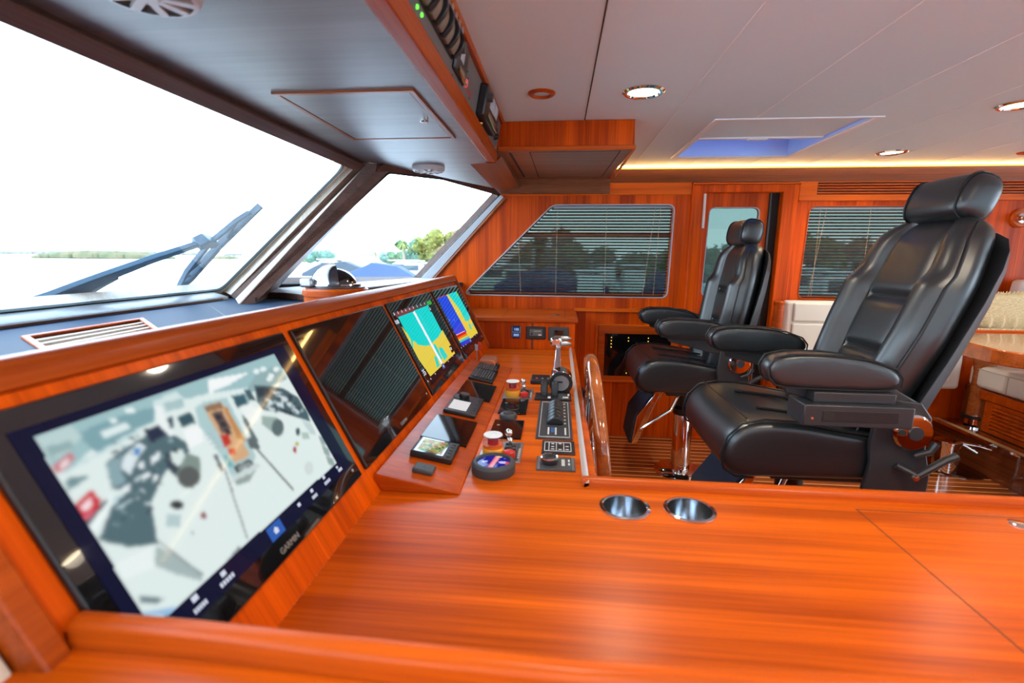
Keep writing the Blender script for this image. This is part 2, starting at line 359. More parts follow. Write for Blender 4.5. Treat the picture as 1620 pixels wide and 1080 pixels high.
# side windows: frames, tinted panes
def side_window(name, poly, inner, rail=None):
    o = MB(); o.sheet([inner, poly], far(FARY-.006), (0, .012, 0)); f = struct(o.build(name, GREYTRIM if rail else W_SOLID, bevel=.002))
    MB().sheet([poly], far(3.835), (0, .006, 0)).build('pane', TINT, f)
    if rail: MB().bx(-.42, .83, 3.815, 3.834, 1.553, 1.592).build('cross_bar', W_DARKX, f)
    return f
OUT1 = roundpoly([(-.757, 1.104), (.826, 1.102), (.841, 1.794), (-.058, 1.794)], [.035, .055, .055, .105])
side_window('window_3', WIN1, OUT1, True)
OUT2 = roundpoly([(1.756, 1.110), (2.628, 1.110), (2.628, 1.781), (1.774, 1.781)], .055)
side_window('window_4', WIN2, OUT2)

# ---------------------------------------------------------- windshield
PK = .95; SZ0 = 1.866
def lerp(a, b, t): return a+(b-a)*t
def pane1(y, z, off=0): return Vector((-1.0-PK*(1.866-z), y, z)) + Vector((1, 0, -PK)).normalized()*off
def sheet1(loops, off, thick): return MB().sheet(loops, lambda y, z: pane1(y, z, off), Vector((1, 0, -PK)).normalized()*thick)
G1 = roundpoly([(-1.2, 1.247), (2.165, 1.247), (2.355, 1.834), (-1.3, 1.834)], .045)
G1b = roundpoly([(-1.205, 1.243), (2.171, 1.243), (2.361, 1.838), (-1.305, 1.838)], .048)
G1c = [(-1.4, 1.17), (2.28, 1.17), (2.50, 1.88), (-1.4, 1.88)]
wf = struct(sheet1([G1c, G1b], 0, -.05).build('window_1', W_PALE, smooth=40))
sheet1([G1b, G1], .004, -.010).build('rubber_seal', RUBBER, wf)
sheet1([G1], -.003, -.006).build('pane', CLEAR, wf)
LZ = 1.205                                   # level of the blue leather dash top
# bottom sill board and top board of the large pane
def sillring(y): return [Vector((-1.60, y, 1.243)), Vector((-1.515, y, 1.221)), Vector((-1.510, y, 1.214)), Vector((-1.512, y, LZ)), Vector((-1.66, y, LZ))]
o = MB(); o.loft([sillring(-1.4), sillring(2.10)]); o.build('sill', W_GREY, wf, smooth=60)
o = MB(); o.bx(-1.513, -1.507, -1.4, 2.06, LZ, 1.2165); o.build('sill_edge', W_DARK, wf, bevel=.002)
o = MB(); o.hexa([pane1(-1.4, 1.838, 0), pane1(2.37, 1.838, 0), pane1(2.37, 1.838, .03), pane1(-1.4, 1.838, .03), pane1(-1.4, 1.875, 0), pane1(2.5, 1.875, 0), pane1(2.5, 1.872, .04), pane1(-1.4, 1.872, .04)])
o.build('head', W_DARK, wf, bevel=.004)
# outboard pane, angled aft
n2 = Vector((.693, -.23, -.683)).normalized(); B2 = Vector((-1.112, 3.77, 1.203))
def pane2(px, py, off=0): return on_plane(px, py, B2, n2) + n2*off
q2 = [(-1.585, 2.30, 1.232), (-1.10, 3.765, 1.216), (-.462, 3.775, 1.862), (-.905, 2.55, 1.84)]
g2 = [pane2(428, 449), pane2(662, 444), pane2(789, 309), pane2(700, 284), pane2(615, 274)]
e1 = (g2[1]-g2[0]).normalized(); e2 = n2.cross(e1)
def u2(p): v = p-g2[0]; return (v.dot(e1), v.dot(e2))
def sheet2(loops, off, th): return MB().sheet(loops, lambda a, b: g2[0]+e1*a+e2*b+n2*off, n2*th)
ctr = sum((Vector(u2(p)) for p in g2), Vector((0, 0)))/5
in2 = roundpoly([u2(p) for p in g2], .03); out2 = roundpoly([tuple(Vector(u2(p))+(Vector(u2(p))-ctr).normalized()*.007) for p in g2], .03)
big2 = [tuple(Vector(u2(p))+(Vector(u2(p))-ctr).normalized()*.085) for p in g2]
wf2 = struct(sheet2([big2, out2], -.002, -.05).build('window_2', W_DARK, smooth=40))
sheet2([out2, in2], .004, -.010).build('rubber_seal', RUBBER, wf2)
sheet2([in2], -.003, -.006).build('pane', CLEAR, wf2)
# its curved sill shelf
sp = [tuple(at_z(x, y, LZ)[:2]) for x, y in ((404, 481), (425, 471), (455, 473), (482, 476), (520, 471))]+[(-1.02, 2.9), (-.93, 3.76)]
o = MB(); bk = [(-1.55, 2.35), (-1.56, 2.42), (-1.50, 2.62), (-1.44, 2.75), (-1.38, 2.9), (-1.25, 3.3), (-1.10, 3.76)]
o.loft([[Vector((a[0], a[1], LZ)), Vector((a[0], a[1], LZ+.026)), Vector((b[0], b[1], LZ+.028)), Vector((b[0], b[1], LZ))] for a, b in zip(sp, bk)])
o.build('sill', W_DARK, wf2, bevel=.003)
o = MB(); o.loft([[Vector((a[0]-.004, a[1]+.006, LZ+.026)), Vector((a[0]-.004, a[1]+.006, LZ+.029)), Vector((b[0], b[1], LZ+.032)), Vector((b[0], b[1], LZ+.028))] for a, b in zip(sp, bk)])
o.build('sill_top', pr('sill_lavender', (.34, .33, .35), .5), wf2)
# deep mullion between the panes: reveal board and pale face coloured as daylit, bead, dark side
pn1 = Vector((1, 0, -PK)).normalized()
def onp(px, py, h): return on_plane(px, py, Vector((-1.0, 0, 1.866))+pn1*h, pn1)
bot = [onp(352, 460, -.012), onp(366, 467, .055), onp(372, 474, .085), at_z(379, 482, LZ-.002), at_z(401, 481, LZ-.002), Vector((-1.50, 2.42, LZ-.002)), Vector((-1.72, 2.42, LZ-.002))]
topp = [onp(552, 256, -.012), onp(568, 258, .020), onp(583, 257, .035), at_z(605, 259, SZ0+.004), at_z(624, 263, SZ0+.004), Vector((-.93, 2.68, SZ0+.004)), Vector((-1.08, 2.60, SZ0+.004))]
o = MB(); o.loft([bot, topp]); mul = struct(o.build('trim_21', W_DARK, smooth=20))
def face(i, j, t0, t1, name, mt):
    n = (topp[i]-bot[i]).cross(bot[j]-bot[i]).normalized()*.0025
    if n.dot(EYE-bot[i]) < 0: n = -n
    o = MB(); q = [lerp(bot[i], bot[j], t0), lerp(bot[i], bot[j], t1), lerp(topp[i], topp[j], t1), lerp(topp[i], topp[j], t0)]
    o.loft([[p-n for p in q], [p+n for p in q]]); return o.build(name, mt, mul)
face(0, 1, .02, .98, 'reveal_board', W_PALE); face(2, 3, .02, .90, 'pale_face', W_PALE)
# unseen white foredeck before the windshield, added to bounce daylight onto the soffit
DECK = pr('white_deck', (.82, .83, .83), .5)
struct(MB().prism([(-1.86, -3.0, .90), (-1.86, 3.9, .90), (-2.6, 3.6, .86), (-4.2, 2.9, .82), (-4.2, -2.9, .82), (-2.6, -3.6, .86)], (0, 0, .06)).build('floor_foredeck', DECK))
# ---------------------------------------------------------- LED strip and lamps
o = MB(); o.bx(.36, 7, 3.756, 3.764, 2.033, 2.047); tag(o.build('led_strip', emis('led_strip_light', (1, .62, .10), 1.6)), 'warm yellow light strip along the ceiling edge of the far wall', 'light strip')
LEDC = (1, .55, .16)
def area(name, loc, sx, sy, energy, color, rot=(0, 0, 0), parent=None):
    l = bpy.data.lights.new(name, 'AREA'); l.shape = 'RECTANGLE'; l.size = sx; l.size_y = sy; l.energy = energy; l.color = color
    o = bpy.data.objects.new(name, l); COL.objects.link(o); o.location = loc; o.rotation_euler = rot; return o
WARM = (1, .86, .67)
area('led_glow', (3.6, 3.742, 2.0345), 6.4, .014, 50, LEDC, (R(180+25), 0, 0))
LENS = emis('lamp_lens', (1, .80, .52), 9)
def downlight(x, y, label, lit=True, r=.072, energy=33):
    t = thing('downlight', label, 'ceiling light', (x, y, CZ), group=None)
    o = MB(); o.lathe([(r+.010, 0), (r+.010, -.004), (r+.002, -.010), (r-.008, -.010), (r-.012, -.002), (r-.016, .0)], (x, y, CZ), seg=36, caps=False); o.build('trim_ring', CHROME if lit else W_SOLID, t)
    o = MB(); o.lathe([(r-.013, -.004), (.0, -.003)], (x, y, CZ), seg=32); o.build('lens', LENS if lit else BRUSHED, t)
    if lit:
        l = bpy.data.lights.new('lamp', 'SPOT'); l.energy = energy; l.color = WARM; l.spot_size = R(150); l.spot_blend = .8; l.shadow_soft_size = .05
        lo = bpy.data.objects.new('lamp', l); COL.objects.link(lo); lo.parent = t; lo.location = (0, 0, -.02)
    return t
p = at_z(1018, 144, CZ); downlight(p.x, p.y, 'lit round ceiling downlight nearest the front of the cabin, left of the hatch')
p = at_z(1411, 240, CZ); downlight(p.x, p.y, 'lit round ceiling downlight close to the far wall, right of the hatch')
p = at_z(1615, 164, CZ); downlight(p.x, p.y, 'lit round ceiling downlight cut by the right edge of the photo')
p = at_z(857, 147, CZ); downlight(p.x, p.y, 'small unlit downlight with copper ring beside the overhead panel', lit=False, r=.045)
p = at_z(1622, 241, CZ); downlight(p.x, p.y, 'small dark ceiling fitting at the right edge, above the grille', lit=False, r=.03)
for x, y in ((.05, .55), (1.2, .75), (1.6, -.6), (.2, -.9), (2.9, .6), (3.6, 2.2), (5.0, 1.0)):  # unseen extra lamps, added to brighten the cabin
    downlight(x, y, "added unseen ceiling downlight outside the frame", energy=24 if x < .1 else 48)["group"] = "added downlights outside the frame"

# ================================================================== OVERHEAD
# soffit over the helm with its instrument fascia
SZ = 1.866; BOXY = 2.468
oh = thing('overhead_console', 'long overhead console above the windshield with grey underside and wooden edge', 'overhead console', (-.6, 1.2, SZ))
o = MB(); o.prism([(-1.035, -1.6, SZ), (-.317, -1.6, SZ), (-.317, BOXY+.02, SZ), (-.457, BOXY+.06, SZ), (-.457, 3.41, SZ), (-.83, 2.66, SZ), (-.93, 2.56, SZ), (-1.035, 2.47, SZ)], (0, 0, .02)); o.build('underside', W_GREY, oh, smooth=0)
o = MB(); o.prism([(-.317, -1.6, SZ-.004), (-.305, -1.6, 1.905), (-.36, -1.6, 1.905), (-.36, -1.6, SZ-.004)], (0, BOXY+1.60, 0)); o.build('lower_rail', W_RAIL, oh, bevel=.003)
o = MB(); o.prism([(-.281, -1.6, 2.036), (-.274, -1.6, CZ-.001), (-.34, -1.6, CZ-.001), (-.34, -1.6, 2.036)], (0, BOXY+1.60, 0)); o.build('upper_rail', W_RAIL, oh, bevel=.002)
o = MB(); o.prism([(-.318, -1.6, 1.902), (-.293, -1.6, 2.04), (-.34, -1.6, 2.04), (-.34, -1.6, 1.902)], (0, BOXY+1.59, 0)); o.build('instrument_fascia', GREYPANEL, oh)
F0, FN = Vector((-.318, 0, 1.902)), Vector((.138, 0, -.025)).normalized(); FU = Vector((.025, 0, .138)).normalized()
def fas(y, t, h=0): return F0 + FU*(t*.140) + FN*h + Vector((0, y, 0))       # t 0..1 up the fascia
def fbox(mb, y0, y1, ta, tb, h0, h1): return mb.hexa([fas(y0, ta, h0), fas(y1, ta, h0), fas(y1, tb, h0), fas(y0, tb, h0), fas(y0, ta, h1), fas(y1, ta, h1), fas(y1, tb, h1), fas(y0, tb, h1)])
# access hatch in the underside
o = MB(); o.sheet([[(-.825, 1.405), (-.410, 1.405), (-.410, 1.970), (-.825, 1.970)], [(-.808, 1.422), (-.427, 1.422), (-.427, 1.953), (-.808, 1.953)]], lambda x, y: Vector((x, y, SZ-.006)), (0, 0, .008))
hf = o.build('access_hatch', W_DARKX, oh, bevel=.002)
o = MB(); o.bx(-.806, -.429, 1.424, 1.951, SZ-.004, SZ+.002); o.build('hatch_panel', W_GREY, hf, local=False)
o = MB(); o.lathe([(.014, 0), (.014, -.006), (.010, -.009), (0, -.009)], (-.462, 1.70, SZ-.004), seg=20); o.build('hatch_lock', CHROME, hf)
# round louvred speakers on the underside
def speaker(x, y, label):
    t = thing('ceiling_speaker', label, 'speaker', (x, y, SZ), group='speakers under the overhead console')
    o = MB(); o.lathe([(.085, 0), (.085, -.012), (.078, -.022), (.070, -.024)], (x, y, SZ), seg=36, caps=False); o.build('rim', PALEPL, t)
    o = MB(); o.lathe([(.071, -.010), (.0, -.010)], (x, y, SZ), seg=30); o.build('recess', BLACK, t)
    o = MB()
    for k in range(10):
        a = 2*PI*k/10; c, s = math.cos(a), math.sin(a)
        o.obox((x+c*.046, y+s*.046, SZ-.020), (c, s, 0), (-s, c, 0), (0, 0, 1), .026, .0075, .004)
    o.lathe([(.02, -.024), (.018, -.027), (0, -.027)], (x, y, SZ), seg=16); o.build('grille_blades', PALEPL, t)
PALEPL = pr('pale_grey_plastic', (.50, .45, .43), .45)
speaker(-.690, 2.60, 'round louvred speaker under the grey overhead near the side pane')
p = at_z(227, -30, SZ); speaker(p.x, p.y, 'round louvred speaker cut off by the top edge of the photo')
# bank of rocker switches and knobs
sb = thing('switch_bank', 'long bank of curved black rocker switches on the overhead fascia', 'switch panel', fas(1.15, .4))
o = MB(); fbox(o, .62, 1.435, .32, .92, 0, .004); o.build('backing_plate', BLACK, sb, bevel=.002)
for k in range(12):
    y = .65+k*.066
    o = MB(); o.loft([[fas(y+.004, .36+.5*t, .004+.020*math.sin(PI*(.12+.76*t))), fas(y+.036, .36+.5*t, .004+.020*math.sin(PI*(.12+.76*t))), fas(y+.036, .36+.5*t, .002), fas(y+.004, .36+.5*t, .002)] for t in [i/8 for i in range(9)]]); o.build('rocker', pr('tan_rocker', (.20, .17, .13), .4), sb, bevel=.002)
    o = MB(); o.loft([[fas(y+.040, .34+.56*t, .004+.030*math.sin(PI*(.1+.8*t))), fas(y+.056, .34+.56*t, .004+.030*math.sin(PI*(.1+.8*t))), fas(y+.056, .34+.56*t, .002), fas(y+.040, .34+.56*t, .002)] for t in [i/8 for i in range(9)]]); o.build('divider', BLACK, sb, bevel=.002)
for k in range(7): o = MB(); o.lathe([(.014, 0), (.012, .012), (0, .014)], fas(1.20+k*.042, .90-.0*k, .004), FN, 14); o.build('knob', pr('rosy_knob', (.36, .22, .19), .4), sb)
for y in (1.112, 1.147): o = MB(); o.lathe([(.005, 0), (.004, .003), (0, .004)], fas(y, .22, 0), FN, 10); o.build('indicator_light', emis('green_led', (.12, 1, .05), 2.5), sb)
# two radios, alarm light, speaker pin holes
def radio(y0, y1, label, big):
    t = thing('marine_radio', label, 'radio', fas((y0+y1)/2, .5))
    o = MB(); fbox(o, y0, y1, .14 if big else .22, .92, 0, .030 if big else .010); o.build('body', BLACK, t, bevel=.006)
    h = .030 if big else .010; wd = y1-y0
    o = MB(); fbox(o, y0+wd*.28, y0+wd*.58, .50, .86, h, h+.002); o.build('display', pr('lcd_grey', (.50, .52, .56), .2), t)
    if big: o = MB(); fbox(o, y0+wd*.62, y0+wd*.86, .52, .84, h, h+.002); o.build('display', MATS['lcd_grey'], t)
    o = MB(); o.lathe([(.017, 0), (.015, .018), (0, .019)], fas(y0+wd*.12, .66, h), FN, 18); o.build('knob', DARKGREY, t)
    o = MB()
    for k in range(5): fbox(o, y0+wd*(.30+.11*k), y0+wd*(.37+.11*k), .30, .40, h, h+.003)
    o.build('keys', pr('brassy_key', (.34, .25, .14), .35, .5), t, bevel=.001)
    o = MB(); o.tube([fas(y0+wd*.2, .28, h+.004), fas(y0+wd*.7, .22, h+.004), fas(y0+wd*.95, .24, h+.004)], .004, 6); o.build('trim_line', BRASS, t)
radio(1.450, 1.60, 'flush overhead radio with one grey display beside the switch bank', False)
radio(1.86, 2.19, 'thick black overhead radio with two grey displays at the far end', True)
al = thing('alarm_button', 'small red lit alarm button with red print on the overhead fascia', 'button', fas(1.64, .3))
o = MB(); o.lathe([(.013, 0), (.013, .004), (.009, .008), (0, .009)], fas(1.635, .36, 0), FN, 18); o.build('cap', emis('red_lamp', (.8, .10, .10), .8), al)
o = MB()
for k in range(5): fbox(o, 1.665+k*.017, 1.677+k*.017, .26, .38, 0, .0006)
o.build('red_print', pr('red_print', (.35, .03, .03), .5), al)
for k, (y, t) in enumerate(((1.56, .25), (1.60, .23), (1.60, .40), (1.64, .62), (1.56, .62), (1.47, .12), (1.72, .22), (1.66, .52))):
    o = MB(); o.lathe([(.004, 0), (.003, .002), (0, .002)], fas(y, t), FN, 8); o.build('screw', BLACK, oh)
for k in range(3):
    a = fas(2.235+.055*k, .58-.10*k, 0); o = MB(); o.lathe([(.016, 0), (.016, .008), (.010, .02), (0, .022)], a, FN, 14)
    tag(o.build('rotary_switch', BLACK), ['black rotary switch nearest the thick overhead radio', 'black rotary switch between two others at the fascia end', 'black rotary switch in the far corner of the overhead fascia'][k], 'switch', 'rotary switches at the fascia end')
o = MB(); o.lathe([(.008, 0), (.006, .018), (0, .02)], fas(1.93, .06), FN, 10); tag(o.build('brass_toggle', BRASS), 'small brass toggle below the thick overhead radio', 'switch')

# boxed cabinet at the far end of the overhead
ob = thing('overhead_cabinet', 'varnished wooden boxed cabinet hanging at the far end of the overhead', 'cabinet', (0, 3.1, 1.95))
o = MB(); o.hexa([(-.455, BOXY, 1.922), (.345, BOXY, 1.922), (.345, FARY, 1.975), (-.455, FARY, 1.975), (-.455, BOXY, CZ-.001), (.342, BOXY, CZ-.001), (.342, FARY, CZ-.001), (-.455, FARY, CZ-.001)])
o.build('body', W_Z, ob, bevel=.003)
o = MB(); o.bx(-.303, .349, BOXY-.008, BOXY+.006, 1.912, 1.934); o.bx(.343, .350, BOXY, 3.3, 1.914, 1.934) ; o.build('edge_moulding', W_SOLID, ob, bevel=.003)
def und(x, y, o=0): return Vector((x, y, 1.922+(y-BOXY)/(FARY-BOXY)*.053-o))
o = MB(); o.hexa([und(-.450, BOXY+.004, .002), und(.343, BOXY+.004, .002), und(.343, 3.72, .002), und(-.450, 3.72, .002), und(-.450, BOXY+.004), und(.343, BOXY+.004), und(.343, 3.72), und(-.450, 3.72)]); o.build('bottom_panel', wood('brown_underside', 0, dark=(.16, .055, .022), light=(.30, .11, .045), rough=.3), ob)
o = MB(); o.hexa([und(-.265, 2.56, .003), und(-.252, 2.56, .003), und(-.252, 3.60, .003), und(-.265, 3.60, .003), und(-.265, 2.56), und(-.252, 2.56), und(-.252, 3.60), und(-.265, 3.60)]); o.build('slot', GAP, ob)
o = MB(); pp = [(-.16, 2.54), (.29, 2.54), (.29, 3.62), (-.16, 3.62)]
o.sheet([[(-.16, 2.54), (.29, 2.54), (.29, 3.62), (-.16, 3.62)], [(-.155, 2.546), (.285, 2.546), (.285, 3.614), (-.155, 3.614)]], lambda x, y: und(x, y, .0028), (0, 0, .002)); o.build('panel_groove', GAP, ob)
# brown closing boards between soffit, box and side pane
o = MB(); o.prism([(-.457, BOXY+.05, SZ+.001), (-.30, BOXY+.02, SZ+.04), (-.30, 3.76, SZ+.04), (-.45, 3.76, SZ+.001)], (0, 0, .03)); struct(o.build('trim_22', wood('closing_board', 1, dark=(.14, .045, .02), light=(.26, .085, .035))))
o = MB(); o.prism([(-.36, 2.47, SZ-.006), (-.32, 2.47, SZ-.006), (-.30, 2.55, SZ+.04), (-.46, 2.52, SZ+.03)], (0, .03, .02)); struct(o.build('trim_23', W_RAIL))
# flat board under the box along the wall, above the frieze line
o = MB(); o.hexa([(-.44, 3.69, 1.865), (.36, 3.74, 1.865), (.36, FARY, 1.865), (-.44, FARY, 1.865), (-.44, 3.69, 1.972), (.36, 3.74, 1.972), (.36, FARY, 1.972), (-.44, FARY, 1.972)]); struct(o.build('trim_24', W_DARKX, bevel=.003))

# ceiling hatch with half-drawn shade
ht = thing('ceiling_hatch', 'rectangular white ceiling hatch with half drawn shade and blue glass', 'hatch', (1.09, 2.95, CZ))
o = MB(); hx0, hy0, hx1, hy1 = .742, 2.513, 1.43, 3.383
o.sheet([[(hx0-.03, hy0-.02), (hx1+.03, hy0-.02), (hx1+.03, hy1+.03), (hx0-.03, hy1+.03)], [(hx0, hy0), (hx1, hy0), (hx1, hy1), (hx0, hy1)]], lambda x, y: Vector((x, y, CZ-.006)), (0, 0, .008)); o.build('frame', SEAM, ht, bevel=.002)
o = MB(); o.bx(hx0+.01, hx1-.02, hy0+.01, 2.93, CZ+.012, CZ+.016); o.build('shade', CEIL, ht)
o = MB(); o.bx(hx0+.01, hx1-.02, 2.92, 2.945, CZ+.004, CZ+.018); o.build('shade_bar', SEAM, ht, bevel=.002)
o = MB(); o.bx(1.02, 1.12, 2.918, 2.95, CZ-.002, CZ+.006); o.build('shade_pull', WHITE, ht, bevel=.002)
o = MB(); o.bx(hx0, hx0+.006, hy0, hy1, CZ, 2.25).bx(hx1-.006, hx1, hy0, hy1, CZ, 2.25).bx(hx0, hx1, hy0, hy0+.006, CZ, 2.25).bx(hx0, hx1, hy1-.006, hy1, CZ, 2.25); o.build('shaft', pr('hatch_shaft', (.55, .60, .72), .5), ht)
o = MB(); o.bx(hx0, hx1, hy0, hy1, 2.20, 2.208); o.build('hatch_glass', BLUEGLASS, ht)
# long air grille over the saloon window
gr = thing('air_grille', 'long slatted wooden air grille over the saloon window', 'grille', (2.55, FARY, 1.9))
o = MB(); o.bx(1.81, 3.3, FARY-.002, FARY+.0, 1.855, 1.945); o.build('dark_back', GAP, gr)
o = MB()
for k in range(5): z = 1.862+k*.0185; o.hexa([(1.81, FARY-.016, z), (3.3, FARY-.016, z), (3.3, FARY-.003, z+.006), (1.81, FARY-.003, z+.006), (1.81, FARY-.016, z+.008), (3.3, FARY-.016, z+.008), (3.3, FARY-.003, z+.014), (1.81, FARY-.003, z+.014)])
o.build('slats', W_X, gr)
# venetian blinds
def blind(name_label, left, right, z0, z1, n, cords, headx):
    t = thing('venetian_blind', name_label, 'blind', ((headx[0]+headx[1])/2, 3.80, z1))
    o = MB(); pitch = (z1-z0)/n; tl = R(24); wd = .0145
    for k in range(n):
        z = z1-.02-pitch*k
        if z < z0: break
        xa, xb = left(z)+.006, right(z)-.004
        if xb-xa < .05: continue
        dy, dz = wd*math.cos(tl), wd*math.sin(tl)
        sag = 0
        o.loft([[Vector((x, 3.797-dy, z+dz)), Vector((x, 3.797, z+.0022)), Vector((x, 3.797+dy, z-dz)), Vector((x, 3.797, z+.0002))] for x in (xa, xb)])
    o.build('slats', W_BLIND, t, smooth=0)
    o = MB(); o.bx(left(z1-.012)+.01, right(z1-.012)-.006, 3.785, 3.81, z1-.018, z1-.003); o.build('headrail', pr('blind_rail', (.32, .40, .42), .4), t)
    for x, zt, dx in cords:
        o = MB(); o.tube([(x, 3.781, zt), (x+dx, 3.781, z0+.01)], .0016, 5); o.build('cord', pr('cord', (.55, .36, .22), .7), t)
    o = MB(); o.tube([(left(z0+.012)+.03, 3.795, z0+.012), (right(z0+.012)-.02, 3.795, z0+.012)], .007, 6); o.build('bottom_rail', W_BLIND, t)
W_BLIND = wood('blind_slat', 0, dark=(.13, .040, .018), light=(.24, .078, .034), rough=.35)
blind('venetian blind with open slats in the slanted front side window', lambda z: -.735+(z-1.113)*1.012 if z < 1.75 else -.09+(z-1.75)*1.6, lambda z: .818+(z-1.111)*.02, 1.113, 1.783, 30, ((-.02, 1.77, 0), (.345, 1.77, .01), (.70, 1.77, -.06), (-.31, 1.5, .02), (.74, 1.77, -.02)), (-.05, .82))
blind('venetian blind with open slats in the saloon window behind the near chair', lambda z: 1.764+(z-1.118)*.027, lambda z: 2.62, 1.118, 1.773, 29, ((1.86, 1.76, 0), (2.5, 1.76, 0), (1.90, 1.76, -.06), (2.2, 1.76, 0)), (1.78, 2.62))
# wall fitting at the right edge
wl = thing('wall_knob', 'round polished knob on a wooden rose on the wall at the right edge', 'knob', (3.16, FARY, 1.69))
o = MB(); o.lathe([(.065, 0), (.065, .012), (.055, .02), (0, .02)], (3.165, FARY, 1.692), (0, -1, 0), 30); o.build('rose', W_SOLID, wl)
o = MB(); o.lathe([(.036, .02), (.034, .03), (.018, .034), (.018, .07), (.030, .075), (.034, .095), (.026, .11), (0, .114)], (3.165, FARY, 1.692), (0, -1, 0), 24); o.build('knob', CHROME, wl)

# ================================================================== HELM CONSOLE
DA = R(63); DU = Vector((-math.cos(DA), 0, math.sin(DA))); DN = Vector((math.sin(DA), 0, math.cos(DA))); D0 = Vector((-.459, 0, KZ))
def dash(y, s, h=0): return D0 + Vector((0, y, 0)) + DU*s + DN*h            # on the raked monitor panel
def dbox(mb, y0, y1, s0, s1, h0, h1): return mb.hexa([dash(y0, s0, h0), dash(y1, s0, h0), dash(y1, s1, h0), dash(y0, s1, h0), dash(y0, s0, h1), dash(y1, s0, h1), dash(y1, s1, h1), dash(y0, s1, h1)])
def dash_px(px, py, h=.0125):
    p = on_plane(px, py, D0+DN*h, DN); v = p-D0; return v.y, v.dot(DU)
Y0, Y1 = .43, 3.20
dp = thing('dashboard', 'raked wooden dashboard panel carrying the four large displays', 'dashboard', (-.75, 1.8, KZ))
o = MB(); o.prism([dash(Y0, -.0), dash(Y0, .525), dash(Y0, .525)+Vector((-.02, 0, 0)), Vector((-.75, Y0, KZ))], (0, Y1-Y0, 0)); o.build('panel', W_ZY, dp)
o = MB(); c = dash(Y0, .528, -.004); prof = [dash(Y0, .500, 0), dash(Y0, .502, .012), dash(Y0, .520, .018), dash(Y0, .540, .014), dash(Y0, .548, .0), dash(Y0, .545, -.02), Vector((-.742, Y0, 1.262)), Vector((-.735, Y0, 1.235))]
o.prism(prof, (0, Y1+.02-Y0, 0)); o.build('top_nosing', W_RAIL, dp, smooth=60)
o = MB(); o.prism([dash(Y1-.01, -.0, .016), dash(Y1-.01, .53, .016), dash(Y1-.01, .545, -.01), Vector((-.76, Y1-.01, 1.19)), Vector((-.76, Y1-.01, KZ))], (0, .03, 0)); o.build('end_board', W_RAIL, dp, bevel=.006)
o = MB(); o.prism([dash(Y0-.03, -.02, .012), dash(Y0-.03, .545, .012), Vector((-.76, Y0-.03, 1.26)), Vector((-.76, Y0-.03, KZ-.02))], (0, .03, 0)); o.build('near_end_board', W_RAIL, dp, bevel=.004)
o = MB(); o.prism([dash(Y0-.055, -.0, -.02), dash(Y0-.055, .52, -.02), Vector((-.77, Y0-.055, 1.22)), Vector((-.77, Y0-.055, KZ-.02))], (0, .022, 0)); o.build('outer_end_board', W_PALE, dp, bevel=.003)
# blue leather shelf between dashboard and windshield
ls = thing('leather_shelf', 'blue leather covered shelf between the dashboard and the windshield', 'shelf', (-1.2, 1.8, 1.19))
o = MB(); VQ = [Vector(v)*.933 for v in ((-1.113, .955), (-1.151, 1.279), (-1.398, 1.494), (-1.392, 1.137))]
o.sheet([[(-.745, -1.6), (-.745, 3.765), (-1.0, 3.765), (-1.25, 2.9), (-1.45, 2.5), (-1.62, 2.3), (-1.62, -1.6)], [tuple(v) for v in VQ]], lambda x, y: Vector((x, y, LZ)), (0, 0, -.03)); o.build('leather', NAVY, ls, smooth=0)
o = MB(); o.tube([(-1.44, 1.875, LZ-.0005), (-1.08, 1.49, LZ-.0005)], .0022, 6); o.build('seam', PIPING, ls)
va = thing('dash_vent', 'slanted wooden air vent let into the blue dash top', 'vent', (-1.26, 1.22, 1.19))
def vq(a, b, z): p = VQ[0]*(1-a)*(1-b)+VQ[1]*a*(1-b)+VQ[2]*a*b+VQ[3]*(1-a)*b; return Vector((p.x, p.y, z))
def vpoly(e): return [tuple(vq(a, b, 0))[:2] for a, b in ((-e, -e*1.3), (1+e, -e*1.3), (1+e, 1+e*1.3), (-e, 1+e*1.3))]
o = MB(); o.sheet([vpoly(.045), vpoly(-.01)], lambda x, y: Vector((x, y, LZ-.001)), (0, 0, .008)); o.build('frame', W_SOLID, va, bevel=.003)
o = MB()
for a, b in (((0, 0), (1, 0)), ((1, 0), (1, 1)), ((1, 1), (0, 1)), ((0, 1), (0, 0))):
    o.poly([vq(*a, LZ-.001), vq(*b, LZ-.001), vq(*b, LZ-.06), vq(*a, LZ-.06)])
o.build('well_sides', W_SOLID, va)
o = MB(); o.poly([vq(0, 0, LZ-.06), vq(1, 0, LZ-.06), vq(1, 1, LZ-.06), vq(0, 1, LZ-.06)]); o.build('well_floor', GAP, va)
o = MB()
for k in range(4):
    b = .10+.22*k; o.hexa([vq(0, b, LZ-.025), vq(1, b, LZ-.025), vq(1, b+.035, LZ-.025), vq(0, b+.035, LZ-.025), vq(0, b+.02, LZ+.002), vq(1, b+.02, LZ+.002), vq(1, b+.07, LZ+.002), vq(0, b+.07, LZ+.002)])
o.build('slats', W_PALE, va, bevel=.002)
